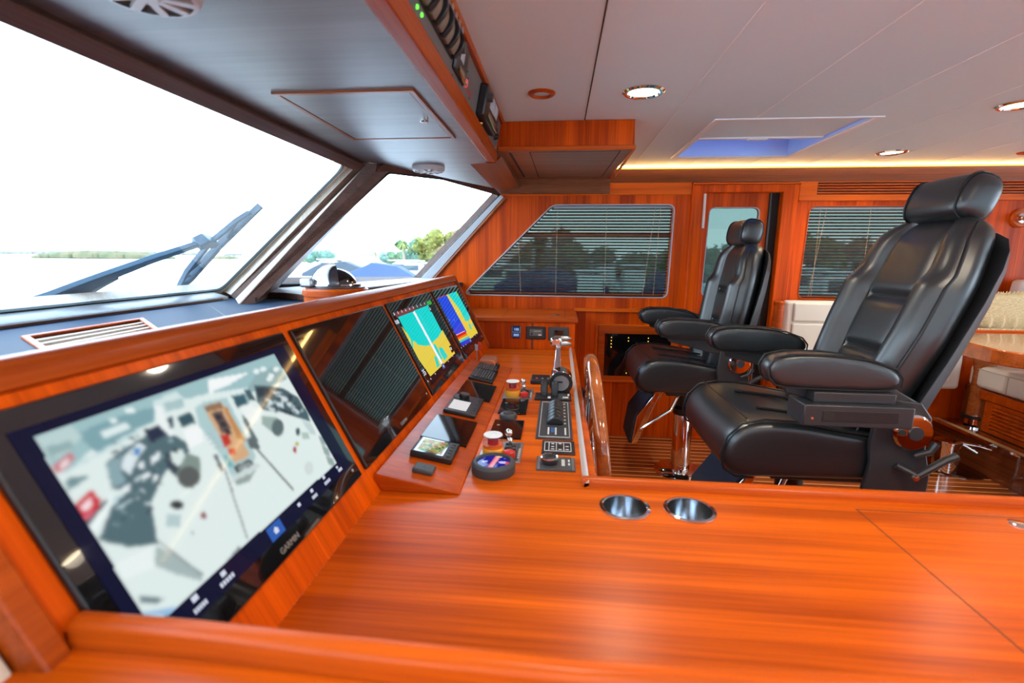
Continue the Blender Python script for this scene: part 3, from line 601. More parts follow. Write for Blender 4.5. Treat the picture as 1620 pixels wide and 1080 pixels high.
# compass on its round wooden stand
cx, cy, cr_ = -.880, 1.86, .124
cp = thing('compass', 'domed ship compass with chrome hood on a round wooden stand', 'compass', (cx, cy, LZ))
o = MB(); o.lathe([(cr_-.004, 0), (cr_-.004, .045), (cr_-.008, .047), (cr_-.008, .050), (cr_, .052), (cr_, .072), (cr_-.006, .079), (0, .079)], (cx, cy, LZ), seg=40); o.build('stand', W_SOLID, cp)
o = MB(); o.lathe([(cr_-.012, .078), (cr_-.012, .083), (.09, .088), (0, .088)], (cx, cy, LZ), seg=40); o.build('base_ring', BLACK, cp)
o = MB(); o.ball((cx, cy, LZ+.086), (.082, .082, .068), 28, 10, half=True); o.build('dome', GLOSSBLACK, cp)
o = MB(); rings = []
for i in range(13):
    f = -PI*.52+i*PI*1.04/12
    rings.append([Vector((cx, cy, LZ+.086))+Vector((math.cos(PI+.5+f)*math.cos(g)*rr, math.sin(PI+.5+f)*math.cos(g)*rr, math.sin(g)*rr*.95)) for rr, gs in ((.094, range(0, 9)), (.087, range(8, -1, -1))) for g in [PI*.5*k/8 for k in gs]])
o.loft(rings); hood = o.build('hood', COMPCHROME, cp)
o = MB(); o.tube([Vector((cx+.092*math.cos(a), cy+.092*math.sin(a), LZ+.091)) for a in [2*PI*i/36 for i in range(36)]], .006, 8, closed=True); o.build('chrome_ring', CHROME, cp)
o = MB(); o.bx(cx-.100, cx-.050, cy-.095, cy-.062, LZ+.084, LZ+.118); o.build('side_light', SILVER, hood, bevel=.008)

# worktop with raised edges
wt = thing('worktop', 'broad varnished wooden worktop around the helm with raised rounded edges', 'worktop', (.4, 1.0, KZ))
CUPS = [(.1785, 1.146), (.3375, 1.150)]
def circ(c, r, n=28): return [(c[0]+r*math.cos(2*PI*k/n), c[1]+r*math.sin(2*PI*k/n)) for k in range(n)]
o = MB(); o.sheet([[(-.4585, .46), (2.4, .60), (2.4, 1.262), (.104, 1.262), (.104, 3.20), (-.4585, 3.20)], circ(CUPS[0], .056), circ(CUPS[1], .056)], lambda x, y: Vector((x, y, KZ)), (0, 0, -.03)); o.build('top', W_X, wt, smooth=0)
o = MB(); o.prism([(2.4, 1.246, KZ-.05), (2.4, 1.246, KZ+.012), (2.4, 1.252, KZ+.020), (2.4, 1.275, KZ+.020), (2.4, 1.283, KZ+.012), (2.4, 1.283, KZ-.05)], (-2.32, 0, 0)); o.bx(.0815, .105, 1.248, 1.268, KZ, KZ+.0175); o.build('cockpit_fiddle', W_SOLID, wt, smooth=60)
o = MB(); o.prism([(.084, 1.262, KZ), (.090, 1.262, KZ+.012), (.104, 1.262, KZ+.018), (.118, 1.262, KZ+.014), (.122, 1.262, KZ-.05), (.084, 1.262, KZ-.05)], (0, 1.955, 0)); o.build('side_fiddle', W_SOLID, wt, smooth=60)
o = MB(); o.prism([(.0805, 1.246, KZ), (.0845, 1.246, KZ+.013), (.096, 1.246, KZ+.0195), (.0965, 1.246, KZ+.006), (.088, 1.246, KZ)], (0, 1.970, 0)); o.build('bright_edge', pr('pale_edge', (.62, .50, .42), .25), wt, smooth=60)  # pale strip along the side fiddle
# near ledge, higher than the worktop, with its slightly bowed rounded rail
nl = thing('near_ledge', 'raised wooden ledge with rounded rail along the bottom edge of the photo', 'ledge', (.6, .3, .97))
o = MB(); path = [(-.548, .452), (-.40, .452), (-.255, .447), (.03, .440), (.25, .449), (.50, .462), (.9, .49), (2.4, .58)]
o.loft([[Vector((x, y+dy, .97+dz)) for dy, dz in ((.010, -.002), (.010, .024), (.004, .031), (-.010, .031), (-.017, .024), (-.019, -.002))] for x, y in path]); o.build('rail', W_SOLID, nl, smooth=60, bevel=.003)
o = MB(); o.prism([(-.62, -.25, .94)]+[(-.62, .425, .94)]+[(x, y+.004, .94) for x, y in path]+[(2.4, -.25, .94)], (0, 0, .03)); o.build('ledge_top', W_X, nl)
o = MB(); o.loft([[Vector((x, y-.02, .60)), Vector((x, y-.02, .94)), Vector((x, y-.002, .94)), Vector((x, y-.002, .60))] for x, y in path]); o.build('riser', W_SOLID, nl)
o = MB(); o.bx(.755, .758, .66, 1.20, KZ, KZ+.0006).bx(.755, 2.2, 1.198, 1.201, KZ, KZ+.0006); o.build('lid_seam', pr('lid_seam', (.13, .035, .012), .5), wt)
o = MB(); o.lathe([(.024, 0), (.024, .002), (.018, .004), (0, .003)], (1.105, 1.166, KZ), seg=24); o.build('lid_latch', CHROME, wt)
for i, c in enumerate(CUPS):
    t = thing('cup_holder', ['round brushed steel cup holder at the corner of the worktop, left of the other', 'round brushed steel cup holder right of the other one on the worktop'][i], 'cup holder', (c[0], c[1], KZ), group='cup holders in the worktop')
    o = MB(); o.lathe([(.0535, .0), (.0555, -.001), (.063, .0015), (.0625, .004), (.056, .0055), (.053, .004)], (c[0], c[1], KZ), seg=48, caps=False); o.build('rim', CHROME, t)
    o = MB(); o.lathe([(.0535, .003), (.0515, -.085), (.050, -.09), (0, -.09)], (c[0], c[1], KZ), seg=48, caps=False); o.build('well', pr('spun_steel', (.78, .80, .83), .14, 1), t)
# cabinetry under the worktop
kc = thing('console_cabinet', 'wooden cabinet fronts under the helm worktop facing the seats', 'cabinet', (.0, 2.2, 0))
o = MB(); o.bx(-.44, .084, 1.30, 3.20, 0.0, KZ-.031); o.build('body', W_ZY, kc)
o = MB(); o.bx(-.44, 2.4, .66, 1.245, 0.0, KZ-.20); o.build('near_body', W_Z, kc)
o = MB(); o.bx(.084, .088, 1.5, 2.6, .12, .62); o.build('door', W_ZY, kc, bevel=.002)
# dial hanging on the cockpit side of the console, beside the wheel
sd = thing('side_control', 'black rounded control on the cockpit side of the console near the wheel', 'control', (.11, 2.42, .70))
o = MB(); o.lathe([(.075, 0), (.075, .012), (.06, .024), (0, .028)], (.123, 2.42, .68), (1, 0, 0), 28); o.build('body', BLACK, sd)
o = MB(); o.lathe([(.010, .02), (.010, .04), (0, .042)], (.123, 2.40, .715), (1, 0, 0), 12); o.build('button', CHROME, sd)

# side cabinet at the far end with lid, meters and switch
sc = thing('side_cabinet', 'low wooden cabinet with hinged lid at the far end of the console', 'cabinet', (-.2, 3.5, 0))
o = MB(); o.bx(-.80, .118, 3.222, 3.764, 0, .975); o.build('body', W_Z, sc)
o = MB(); o.bx(-.80, .137, 3.203, 3.764, .975, 1.007); o.build('top', W_SOLID, sc, bevel=.008)
o = MB(); o.bx(.05, .053, 3.23, 3.74, 1.007, 1.0076).bx(-.37, -.368, 3.23, 3.74, 1.007, 1.0076); o.build('lid_seam', MATS['lid_seam'], sc)
o = MB(); o.lathe([(.022, 0), (.020, .004), (0, .005)], (-.01, 3.40, 1.007), seg=16); o.build('finger_pull', DARKGREY, sc)
o = MB(); o.bx(-.172, -.160, 3.219, 3.222, .795, .97); o.build('front_seam', MATS['lid_seam'], sc)
def meter(x0, x1, z0, z1, label, kind):
    t = thing('panel_meter', label, 'meter', ((x0+x1)/2, 3.222, (z0+z1)/2))
    o = MB(); o.bx(x0, x1, 3.208, 3.222, z0, z1); o.build('bezel', DARKGREY if kind == 2 else BLACK, t, bevel=.005)
    w, h = x1-x0, z1-z0; F = lambda a0, a1, b0, b1, d=.0012: MB().bx(x0+w*a0, x0+w*a1, 3.208-d, 3.209, z0+h*b0, z0+h*b1)
    if kind == 0:
        for b in (.53, .08):
            F(.1, .9, b, b+.40).build('display', emis('navy_lcd', (.010, .02, .09), 1), t)
            lettering('888' if b < .3 else '188', .024, (x0+w*.24, 3.2065, z0+h*(b+.10)), (1, 0, 0), (0, 0, 1), emis('lcd_digits', (.35, .60, 1), 1.2), t, 'digits')
        o = MB(); o.bx(x0+w*.06, x0+w*.94, 3.2072, 3.209, z0+h*.48, z0+h*.53).bx(x0+w*.06, x0+w*.10, 3.2072, 3.209, z0+h*.04, z0+h*.96).bx(x0+w*.90, x0+w*.94, 3.2072, 3.209, z0+h*.04, z0+h*.96); o.build('frame', SILVER, t)
    elif kind == 1:
        F(.18, .82, .28, .80).build('display', GREYPANEL, t); F(.62, .78, .30, .40, .003).build('button', WHITE, t); F(.24, .34, .34, .52, .003).build('button', BLACK, t)
        F(.40, .75, .62, .66, .002).build('print', PRINT, t)
    else:
        F(.26, .74, .24, .78, .002).build('inner_frame', BLACK, t); F(.32, .70, .44, .74, .003).build('display', GLOSSBLACK, t); F(.30, .72, .28, .40, .003).build('label_strip', pr('brown_strip', (.28, .12, .05), .5), t)
meter(-.308, -.242, .866, .950, 'small double meter with two glowing blue displays, left of three', 0)
meter(-.208, -.076, .862, .948, 'black square meter with grey face, middle of the three meters', 1)
meter(-.058, .078, .855, .947, 'dark grey meter with a recessed black window, right of the three', 2)

# distribution panel on the far wall behind the seats
bp = thing('breaker_panel', 'black breaker panel with yellow pilot lights in a wooden frame', 'electrical panel', (.65, FARY, .68))
o = MB(); o.sheet([[(.318, .45), (.92, .45), (.92, .888), (.318, .888)], [(.368, .49), (.87, .49), (.87, .825), (.368, .825)]], far(FARY-.014), (0, .014, 0)); o.build('frame', W_SOLID, bp, bevel=.004)
o = MB(); o.bx(.368, .87, FARY-.008, FARY-.001, .49, .825); o.build('plate', GLOSSBLACK, bp)
LEDY = emis('pilot_yellow', (1, .62, .08), 2)
for x, z in ((.42, .795), (.42, .770), (.42, .745), (.42, .72), (.55, .795), (.55, .77), (.545, .515), (.70, .795), (.70, .77)):
    o = MB(); o.lathe([(.004, 0), (.003, .003), (0, .004)], (x, FARY-.008, z), (0, -1, 0), 8); o.build('pilot_light', LEDY, bp)

# ================================================================== DISPLAYS
def srgb(*c): return np.array([((v/255)/12.92 if v/255 <= .04045 else ((v/255+.055)/1.055)**2.4) for v in c])
class Canvas:
    """a small raster for a lit screen; painted in photo-survey points on the dashboard plane"""
    def __init__(s, w, h, u0, u1, v0, v1, base, to_uv):
        s.w, s.h, s.to_uv = w, h, to_uv; s.u0, s.u1, s.v0, s.v1 = u0, u1, v0, v1
        s.a = np.zeros((h, w, 3)); s.a[:] = srgb(*base)
        s.U, s.V = np.meshgrid(u0+(u1-u0)*(np.arange(w)+.5)/w, v0+(v1-v0)*(np.arange(h)+.5)/h)
    def mask(s, pts):
        P = [s.to_uv(*p) for p in pts]; m = np.zeros((s.h, s.w), bool); n = len(P)
        for i in range(n):
            (x0, y0), (x1, y1) = P[i], P[(i+1) % n]
            if y0 == y1: continue
            c = ((y0 > s.V) != (y1 > s.V)) & (s.U < (x1-x0)*(s.V-y0)/(y1-y0)+x0); m ^= c
        return m
    def poly(s, pts, c, op=1):
        m = s.mask(pts); s.a[m] = s.a[m]*(1-op)+srgb(*c)*op; return s
    def line(s, p, q, wd, c):
        p, q = Vector(p), Vector(q); n = (q-p).normalized(); n = Vector((-n.y, n.x))*wd/2
        return s.poly([p+n, q+n, q-n, p-n], c)
    def ell(s, x, y, rx, ry, c, ang=0, op=1):
        ca, sa = math.cos(R(ang)), math.sin(R(ang))
        return s.poly([(x+rx*math.cos(t)*ca-ry*math.sin(t)*sa, y+rx*math.cos(t)*sa+ry*math.sin(t)*ca) for t in [2*PI*k/18 for k in range(18)]], c, op)
    def blur(s, k):
        for ax in (0, 1):
            acc = np.zeros_like(s.a); wsum = 0
            for d in range(-3*k, 3*k+1):
                wt_ = math.exp(-d*d/(2*k*k)); idx = np.clip(np.arange(s.a.shape[ax])+d, 0, s.a.shape[ax]-1)
                acc += wt_*np.take(s.a, idx, axis=ax); wsum += wt_
            s.a = acc/wsum
        return s
    def build(s, name, place, parent, mat):
        me = bpy.data.meshes.new(name); w, h = s.w, s.h
        us = s.u0+(s.u1-s.u0)*np.arange(w+1)/w; vs = s.v0+(s.v1-s.v0)*np.arange(h+1)/h
        inv = WM[parent.name].inverted()
        co = [inv @ place(u, v) for v in vs for u in us]
        fc = [(j*(w+1)+i, j*(w+1)+i+1, (j+1)*(w+1)+i+1, (j+1)*(w+1)+i) for j in range(h) for i in range(w)]
        me.from_pydata(co, [], fc); at = me.attributes.new('picture', 'FLOAT_COLOR', 'CORNER')
        col = np.ones((h*w, 4, 4)); col[:, :, :3] = s.a.reshape(-1, 1, 3); at.data.foreach_set('color', col.ravel())
        me.materials.append(mat); o = bpy.data.objects.new(name, me); COL.objects.link(o); o.parent = parent; WM[o.name] = WM[parent.name]; return o
def picture_mat(name, strength):
    m = pr(name, (.004, .004, .004),  .06, spec=.12); n, l = nodes_of(m); b = n['Principled BSDF']
    a = n.new('ShaderNodeAttribute'); a.attribute_name = 'picture'; l.new(a.outputs['Color'], b.inputs['Emission Color']); b.inputs['Emission Strength'].default_value = strength; return m
PIC = picture_mat('lit_screen', 1.0)
UI_WHITE = emis('ui_white', (.75, .80, .95), .9); UI_BLUE = emis('ui_blue', (.03, .11, .45), 1); UI_NAVY = emis('ui_navy', (.010, .011, .045), 1); UI_BLACK = emis('ui_black', (.006, .006, .006), .5)
MON = [(.462, 1.110), (1.146, 1.790), (1.830, 2.472), (2.520, 3.150)]
S0, S1, HB = .074, .480, .012
MLAB = ['nearest large display, showing an engine room camera picture', 'large dark switched-off display reflecting the blind, second from the camera', 'large display showing a cyan and yellow sea chart, third from the camera', 'farthest large display, showing blue sonar beside a chart']
mons = []
for i, (y0, y1) in enumerate(MON):
    t = thing('marine_display', MLAB[i], 'display', dash((y0+y1)/2, S0), group=None); mons.append(t)
    o = MB(); dbox(o, y0, y1, S0, S1, .0, HB-.001); o.build('housing', BLACK, t, bevel=.003)
    o = MB(); dbox(o, y0+.003, y1-.003, S0+.003, S1-.003, HB-.002, HB); o.build('front_glass', GLOSSBLACK, t)
    o = MB(); o.lathe([(.004, 0), (.003, .001), (0, .001)], dash(y1-.030, S0+.028, HB), DN, 12); o.build('power_button', emis('button_white', (.5, .5, .5), .7), t)
    lettering('GARMIN', .016, dash((y0+y1)/2, S0+.012, HB+.0002), (0, 1, 0), DU, pr('logo_grey', (.30, .29, .27), .4), t, align='CENTER')
def hp(u, v): return dash(u, v, HB+.0006)
# ---- display 1: engine room camera
y0, y1 = MON[0]; T = mons[0]
c = Canvas(250, 150, y0+.028, y1-.028, S0+.040, S1-.030, (16, 20, 48), lambda x, y: dash_px(x, y, HB+.0006))
A = lambda *q: [(x/3.6, y/3.6+560) for x, y in q]
Bq = lambda *q: [(x/4.153+260, y/4.153+520) for x, y in q]
Cq = lambda *q: [(x/1.8, y/1.8+480) for x, y in q]
PICQ = [(51, 691), (434, 559), (533, 732), (252, 985), (228, 975)]
keep = c.mask(PICQ)
c.poly(PICQ, (226, 240, 238))
c.poly([(51, 691), (434, 559), (455, 598), (400, 612), (330, 622), (262, 640), (200, 665), (165, 690), (110, 745), (84, 742)], (160, 196, 200))
c.poly(A((440, 450), (560, 400), (760, 330), (880, 300), (880, 380), (700, 470), (560, 560), (520, 540)), (128, 168, 176))
c.poly(A((570, 440), (720, 390), (740, 420), (590, 480)), (225, 240, 240)).poly(A((620, 370), (660, 360), (670, 385), (630, 395)), (235, 248, 248)).poly(A((710, 310), (760, 300), (768, 330), (720, 340)), (235, 248, 248))
c.poly(A((200, 480), (400, 400), (470, 470), (380, 560), (300, 600), (250, 560)), (190, 214, 214)).poly(A((260, 530), (400, 490), (420, 530), (290, 590)), (150, 178, 180))
c.poly(A((330, 700), (740, 480), (830, 420), (700, 470), (560, 560), (380, 660)), (200, 224, 226)).poly(A((390, 780), (520, 690), (400, 700), (370, 730)), (120, 150, 156))
c.poly(A((600, 620), (700, 540), (820, 470), (910, 400), (960, 440), (1060, 500), (1080, 560), (1000, 600), (930, 690), (860, 850), (880, 960), (900, 1080), (740, 1100), (560, 1060), (640, 860), (740, 770), (640, 770)), (84, 110, 118))
c.poly(A((600, 630), (700, 560), (680, 640), (720, 730), (650, 765)), (140, 170, 178)).poly(A((820, 430), (915, 400), (955, 450), (860, 510)), (44, 52, 76))
c.poly(A((700, 590), (790, 500), (830, 530), (790, 580), (740, 690), (690, 650)), (222, 236, 240)).poly(A((760, 540), (800, 530), (795, 570), (770, 580)), (40, 130, 200))
for q in (((790, 620), (820, 610), (820, 650), (790, 650)), ((860, 590), (910, 550), (915, 590), (865, 630)), ((800, 690), (850, 670), (860, 690), (810, 715)), ((690, 760), (740, 740), (740, 780), (695, 785)), ((880, 690), (905, 685), (895, 720), (870, 720))): c.poly(A(*q), (232, 242, 246))
for q in (((640, 820), (700, 790), (660, 860), (640, 860)), ((720, 840), (770, 820), (700, 870), (660, 880))): c.poly(A(*q), (196, 220, 226))
c.poly(A((480, 960), (600, 830), (640, 800), (640, 840), (540, 1020), (520, 1010)), (240, 250, 250)).poly(A((470, 960), (600, 825), (620, 830), (500, 985)), (70, 90, 100))
c.poly(A((300, 640), (400, 555), (425, 590), (390, 640), (330, 680)), (205, 120, 130)).poly(A((340, 630), (385, 590), (395, 625), (350, 655)), (244, 230, 232))
c.poly(A((425, 860), (520, 770), (575, 830), (560, 880), (490, 955)), (206, 44, 60)).poly(A((455, 870), (515, 815), (530, 860), (480, 900)), (250, 226, 230)).poly(A((470, 930), (520, 890), (545, 890), (495, 950)), (228, 110, 130))
c.poly(A((940, 570), (1000, 530), (1050, 560), (1060, 620), (1000, 700), (950, 640)), (60, 74, 86)).poly(A((970, 560), (1040, 540), (1060, 600), (1010, 640), (980, 610)), (220, 235, 232))
c.poly(A((1060, 560), (1140, 590), (1145, 700), (1100, 765), (1030, 745), (1000, 690), (1030, 630)), (130, 148, 142)).ell(*A((1075, 700))[0], 18, 17, (92, 96, 96))
c.ell(*A((1008, 858))[0], 11, 7, (58, 60, 66), 10).poly(A((950, 910), (1030, 915), (1025, 985), (945, 980)), (182, 206, 208)).ell(322, 815, 5, 6, (150, 90, 100)).line((302, 840), (308, 846), 2, (120, 130, 140))
c.poly(A((870, 270), (1000, 210), (1060, 260), (940, 340), (880, 330)), (214, 232, 232)).poly(A((930, 280), (1040, 250), (1050, 300), (950, 330)), (172, 200, 202)).poly(A((880, 300), (920, 290), (960, 420), (1000, 450), (970, 470), (900, 400)), (238, 246, 246))
c.poly(A((1010, 370), (1090, 330), (1115, 390), (1040, 420)), (58, 92, 102)).poly(A((950, 370), (985, 350), (990, 420), (970, 420)), (66, 90, 100)).poly(A((1040, 430), (1140, 400), (1160, 500), (1080, 540)), (246, 250, 250))
c.poly(Bq((285, 335), (560, 285), (430, 365), (295, 425)), (248, 252, 252))
c.poly(Bq((430, 440), (530, 420), (600, 300), (740, 240), (800, 330), (700, 380), (560, 420), (560, 500), (500, 500)), (148, 178, 180))
for q in ((605, 280), (650, 265), (700, 310), (735, 265), (690, 330)): c.ell(*Bq(q)[0], 5, 4, (232, 244, 244), -20)
c.poly(Bq((200, 520), (260, 480), (410, 450), (600, 830), (580, 920), (450, 980), (330, 760), (230, 640)), (176, 206, 208))
c.poly(Bq((445, 445), (525, 430), (545, 485), (480, 525)), (60, 96, 106)).poly(Bq((85, 580), (165, 545), (195, 600), (110, 640)), (58, 88, 98)).poly(Bq((520, 400), (560, 400), (600, 470), (560, 470)), (70, 96, 106))
c.poly(Bq((255, 510), (370, 475), (565, 830), (465, 882), (380, 735)), (214, 172, 132)).poly(Bq((255, 510), (370, 480), (390, 520), (280, 545)), (150, 116, 88)).poly(Bq((308, 550), (375, 535), (440, 655), (380, 690)), (112, 92, 84)).poly(Bq((390, 520), (410, 510), (540, 740), (480, 720)), (196, 140, 84))
for k in range(3): c.poly(Bq((325+30*k, 565+48*k), (365+30*k, 555+48*k), (385+30*k, 590+48*k), (345+30*k, 605+48*k)), (60, 56, 60))
c.poly(Bq((365, 700), (420, 690), (440, 750), (395, 780)), (196, 56, 48)).poly(Bq((415, 790), (465, 785), (470, 820), (430, 830)), (206, 52, 44)).poly(Bq((385, 830), (420, 830), (455, 900), (425, 915)), (110, 178, 184))
c.poly(Bq((455, 905), (560, 855), (592, 890), (480, 955)), (66, 74, 76)).poly(Bq((475, 910), (555, 872), (575, 892), (490, 935)), (150, 160, 160)).poly(Bq((440, 970), (600, 880), (640, 900), (450, 1010)), (206, 220, 220)).poly(Bq((460, 1000), (600, 930), (560, 1000), (480, 1030)), (150, 166, 164))
c.poly(Bq((540, 720), (570, 705), (630, 770), (620, 800), (560, 780)), (96, 108, 112)).poly(Bq((320, 830), (345, 820), (390, 920), (375, 945)), (108, 120, 124)).line(Bq((395, 920))[0], Bq((450, 1075))[0], 2.5, (110, 122, 120)).line(Bq((600, 780))[0], Bq((850, 1060))[0], 3, (96, 106, 104))
for k in range(4): c.line(Bq((265+18*k, 700+28*k))[0], Bq((320+18*k, 685+28*k))[0], 2, (172, 186, 188))
c.poly(Bq((500, 510), (570, 490), (640, 560), (610, 620), (540, 600)), (238, 246, 244)).poly(Bq((510, 560), (540, 590), (620, 740), (600, 760), (520, 610)), (96, 116, 120))
c.poly(Bq((590, 370), (700, 375), (780, 390), (880, 450), (945, 560), (960, 610), (880, 585), (760, 545), (650, 535), (610, 480)), (74, 100, 108)).poly(Bq((600, 385), (690, 385), (700, 430), (620, 450)), (48, 60, 74))
for q in ((690, 480), (740, 430), (790, 460), (760, 500), (830, 500), (860, 540), (700, 520)): c.ell(*Bq(q)[0], 7, 3.5, (206, 222, 226), 30)
c.poly(Bq((640, 570), (740, 580), (785, 640), (780, 690), (740, 705), (640, 625)), (158, 180, 174)).ell(*Bq((745, 648))[0], 9.5, 14, (94, 114, 116)).ell(*Bq((877, 674))[0], 3.6, 6.5, (70, 88, 92)).ell(*Bq((857, 795))[0], 2.8, 5, (170, 60, 60)).ell(*Bq((872, 755))[0], 3, 3.5, (186, 176, 50)).poly(Bq((900, 680), (945, 680), (955, 720), (910, 725)), (176, 198, 190))
c.ell(*Bq((950, 915))[0], 7, 11, (212, 224, 222)).poly(Bq((900, 600), (960, 620), (1010, 700), (960, 690)), (196, 214, 212))
for k in range(4): c.poly(Bq((995+32*k, 690+70*k), (1045+32*k, 715+70*k), (1060+32*k, 770+70*k), (1015+32*k, 750+70*k)), (150, 172, 168))
c.line(Bq((985, 640))[0], Bq((1070, 900))[0], 3, (232, 240, 240))
rk = random.Random(11)
for reg, nn in ((A((640, 500), (930, 420), (1050, 520), (930, 680), (860, 900), (760, 1060), (620, 1000), (700, 760)), 60), (Bq((600, 380), (780, 395), (930, 540), (860, 570), (640, 520)), 40)):
    mk = c.mask(reg)
    xs = [p[0] for p in reg]; ys = [p[1] for p in reg]
    for k in range(nn):
        x, y = rk.uniform(min(xs), max(xs)), rk.uniform(min(ys), max(ys)); u, v = dash_px(x, y, HB+.0006)
        iu, iv = int((u-c.u0)/(c.u1-c.u0)*c.w), int((v-c.v0)/(c.v1-c.v0)*c.h)
        if 0 <= iu < c.w and 0 <= iv < c.h and mk[iv, iu]:
            c.ell(x, y, rk.uniform(1.5, 7), rk.uniform(1, 3), rk.choice([(44, 60, 70), (56, 74, 84), (120, 150, 158), (160, 188, 194), (212, 228, 232), (30, 40, 52)]), rk.uniform(-60, 60), .8)
c.poly(Cq((445, 690), (490, 710), (575, 765), (575, 790), (500, 770), (440, 745)), (168, 186, 186)).line(Cq((440, 668))[0], Cq((580, 775))[0], 3, (120, 134, 134)).poly(Cq((330, 740), (430, 690), (440, 750), (350, 790)), (236, 246, 244))
c.poly(Cq((390, 830), (470, 840), (450, 855), (400, 850)), (110, 132, 136)).poly(Cq((400, 880), (520, 860), (490, 890), (415, 890)), (150, 190, 226))
c.line(Cq((655, 520))[0], Cq((705, 670))[0], 3, (150, 160, 158)).poly(Cq((690, 700), (660, 730), (640, 740), (680, 690)), (120, 130, 130))
c.blur(1)
c.a[~keep] = srgb(16, 18, 48)
c.a *= 1.0
c.build('screen_picture', hp, T, PIC)
def ui_bar(T, items, home, sz):
    for (x, y, s) in items:
        u, v = dash_px(x, y); o = MB(); dbox(o, u-s*.5, u+s*.5, v-s*.4, v+s*.4, HB+.0006, HB+.0010); o.build('icon', UI_WHITE, T, bevel=.0)
    u, v = dash_px(*home); o = MB(); dbox(o, u-sz*1.3, u+sz*1.3, v-sz*.75, v+sz*.9, HB+.0006, HB+.0009); o.build('home_key', UI_BLUE, T)
    o = MB(); a = sz*.5; o.poly([dash(u-a*.7, v-a*.6, HB+.0013), dash(u+a*.7, v-a*.6, HB+.0013), dash(u+a*.7, v+.1*a, HB+.0013), dash(u+a, v+.1*a, HB+.0013), dash(u, v+a, HB+.0013), dash(u-a, v+.1*a, HB+.0013), dash(u-a*.7, v+.1*a, HB+.0013)]); o.build('home_icon', UI_WHITE, T)
ui_bar(T, [(308, 946, .011), (353, 907, .010), (473, 798, .009), (493, 776, .009), (512, 755, .009), (533, 739, .007)], (437, 839), .016)
for px, py, wd in ((318, 958, .026), (360, 916, .032), (498, 784, .020), (518, 761, .026), (538, 742, .018)):
    u, v = dash_px(px, py); o = MB()
    for k in range(5): dbox(o, u-wd/2+wd*k/5, u-wd/2+wd*(k+.7)/5, v-.004, v+.003, HB+.0006, HB+.0009)
    o.build('caption', UI_WHITE, T)
# ---- display 3: chart
D6 = lambda *q: [(x/6+600, y/6+430) for x, y in q]
y0, y1 = MON[2]; T = mons[2]
c = Canvas(220, 136, y0+.030, y1-.030, S0+.036, S1-.045, (14, 16, 22), lambda x, y: dash_px(x, y, HB+.0006))
quad = D6((178, 432), (462, 312), (700, 770), (485, 985)); CY, YL = (0, 214, 208), (232, 206, 70)
c.poly(quad, CY)
c.poly(D6((175, 540), (215, 520), (270, 590), (305, 650), (340, 660), (365, 690), (440, 702), (490, 692), (520, 655), (560, 620), (600, 550), (720, 770), (485, 990)), YL)
c.poly(D6((300, 640), (318, 640), (325, 780), (360, 820), (350, 850), (310, 840), (318, 780)), CY).poly(D6((515, 680), (535, 690), (600, 820), (585, 830), (520, 720)), CY).poly(D6((565, 715), (600, 720), (650, 800), (620, 840), (580, 770)), CY).poly(D6((520, 800), (545, 800), (575, 890), (550, 910)), CY)
c.poly(D6((318, 380), (336, 372), (604, 866), (590, 880)), (244, 246, 250)).line(D6((380, 400))[0], D6((470, 560))[0], .6, (90, 225, 220))
c.poly(D6((90, 385), (480, 258), (495, 300), (185, 430), (125, 452)), (70, 66, 66)).poly(D6((90, 385), (330, 305), (340, 362), (185, 430), (120, 452)), (122, 62, 66)).poly(D6((445, 275), (482, 260), (500, 300), (460, 318)), (52, 170, 60))
for q in (((148, 460), (185, 440), (215, 505), (175, 525)), ((465, 335), (492, 322), (520, 365), (490, 382)), ((662, 705), (690, 690), (718, 740), (690, 770)), ((395, 945), (440, 920), (475, 980), (430, 1020))): c.poly(D6(*q), (10, 12, 14))
c.blur(1) if False else None
c.build('screen_picture', hp, T, PIC)
for k in range(9):
    u, v = dash_px(*D6((140+36*k, 398-12.5*k))[0]); o = MB(); o.poly([dash(u-.006, v-.007, HB+.001), dash(u+.006, v-.005, HB+.001), dash(u+.001, v+.008, HB+.001)]); o.build('icon', UI_WHITE, T)
for s_, (px, py), sz in (('0.00', (160, 500), .024), ('35', (425, 990), .036), ('15', (482, 365), .020), ('120', (678, 745), .020)):
    u, v = dash_px(*D6((px, py))[0]); lettering(s_, sz, dash(u, v, HB+.0011), (0, 1, 0), DU, UI_WHITE, T, 'digits')
ui_bar(T, [(681.5, 599, .008), (688.5, 591, .008), (709, 571, .008), (716, 563, .008), (677, 603, .008)], (701.5, 579), .014)
# ---- display 4: sonar and chart
y0, y1 = MON[3]; T = mons[3]
c = Canvas(220, 136, y0+.030, y1-.030, S0+.036, S1-.045, (14, 16, 22), lambda x, y: dash_px(x, y, HB+.0006))
full = D6((515, 235), (722, 163), (935, 575), (765, 718)); c.poly(full, YL)
c.poly(D6((640, 195), (722, 163), (790, 290), (865, 430), (850, 465), (820, 470), (760, 350)), CY).poly(D6((845, 480), (862, 490), (880, 545), (862, 540)), CY).poly(D6((880, 480), (892, 500), (880, 520)), CY).poly(D6((722, 163), (735, 185), (760, 245), (735, 215)), (120, 200, 40))
c.poly(D6((515, 235), (628, 196), (640, 225), (530, 262)), (222, 60, 110)).poly(D6((520, 262), (640, 222), (830, 570), (705, 612)), (20, 66, 222)).poly(D6((525, 240), (545, 240), (590, 350), (570, 360)), (150, 170, 240))
for a, b, col in ((560, 592, (206, 32, 28)), (592, 612, (232, 120, 30)), (612, 628, (228, 206, 60)), (628, 650, (60, 190, 210)), (650, 690, (20, 60, 200))):
    f = lambda t: (705+(t-560)*.47, 612+(t-560)*.80); g = lambda t: (810+(t-560)*.55, 556+(t-560)*.78)
    c.poly(D6(f(a), g(a), g(b), f(b)), col)
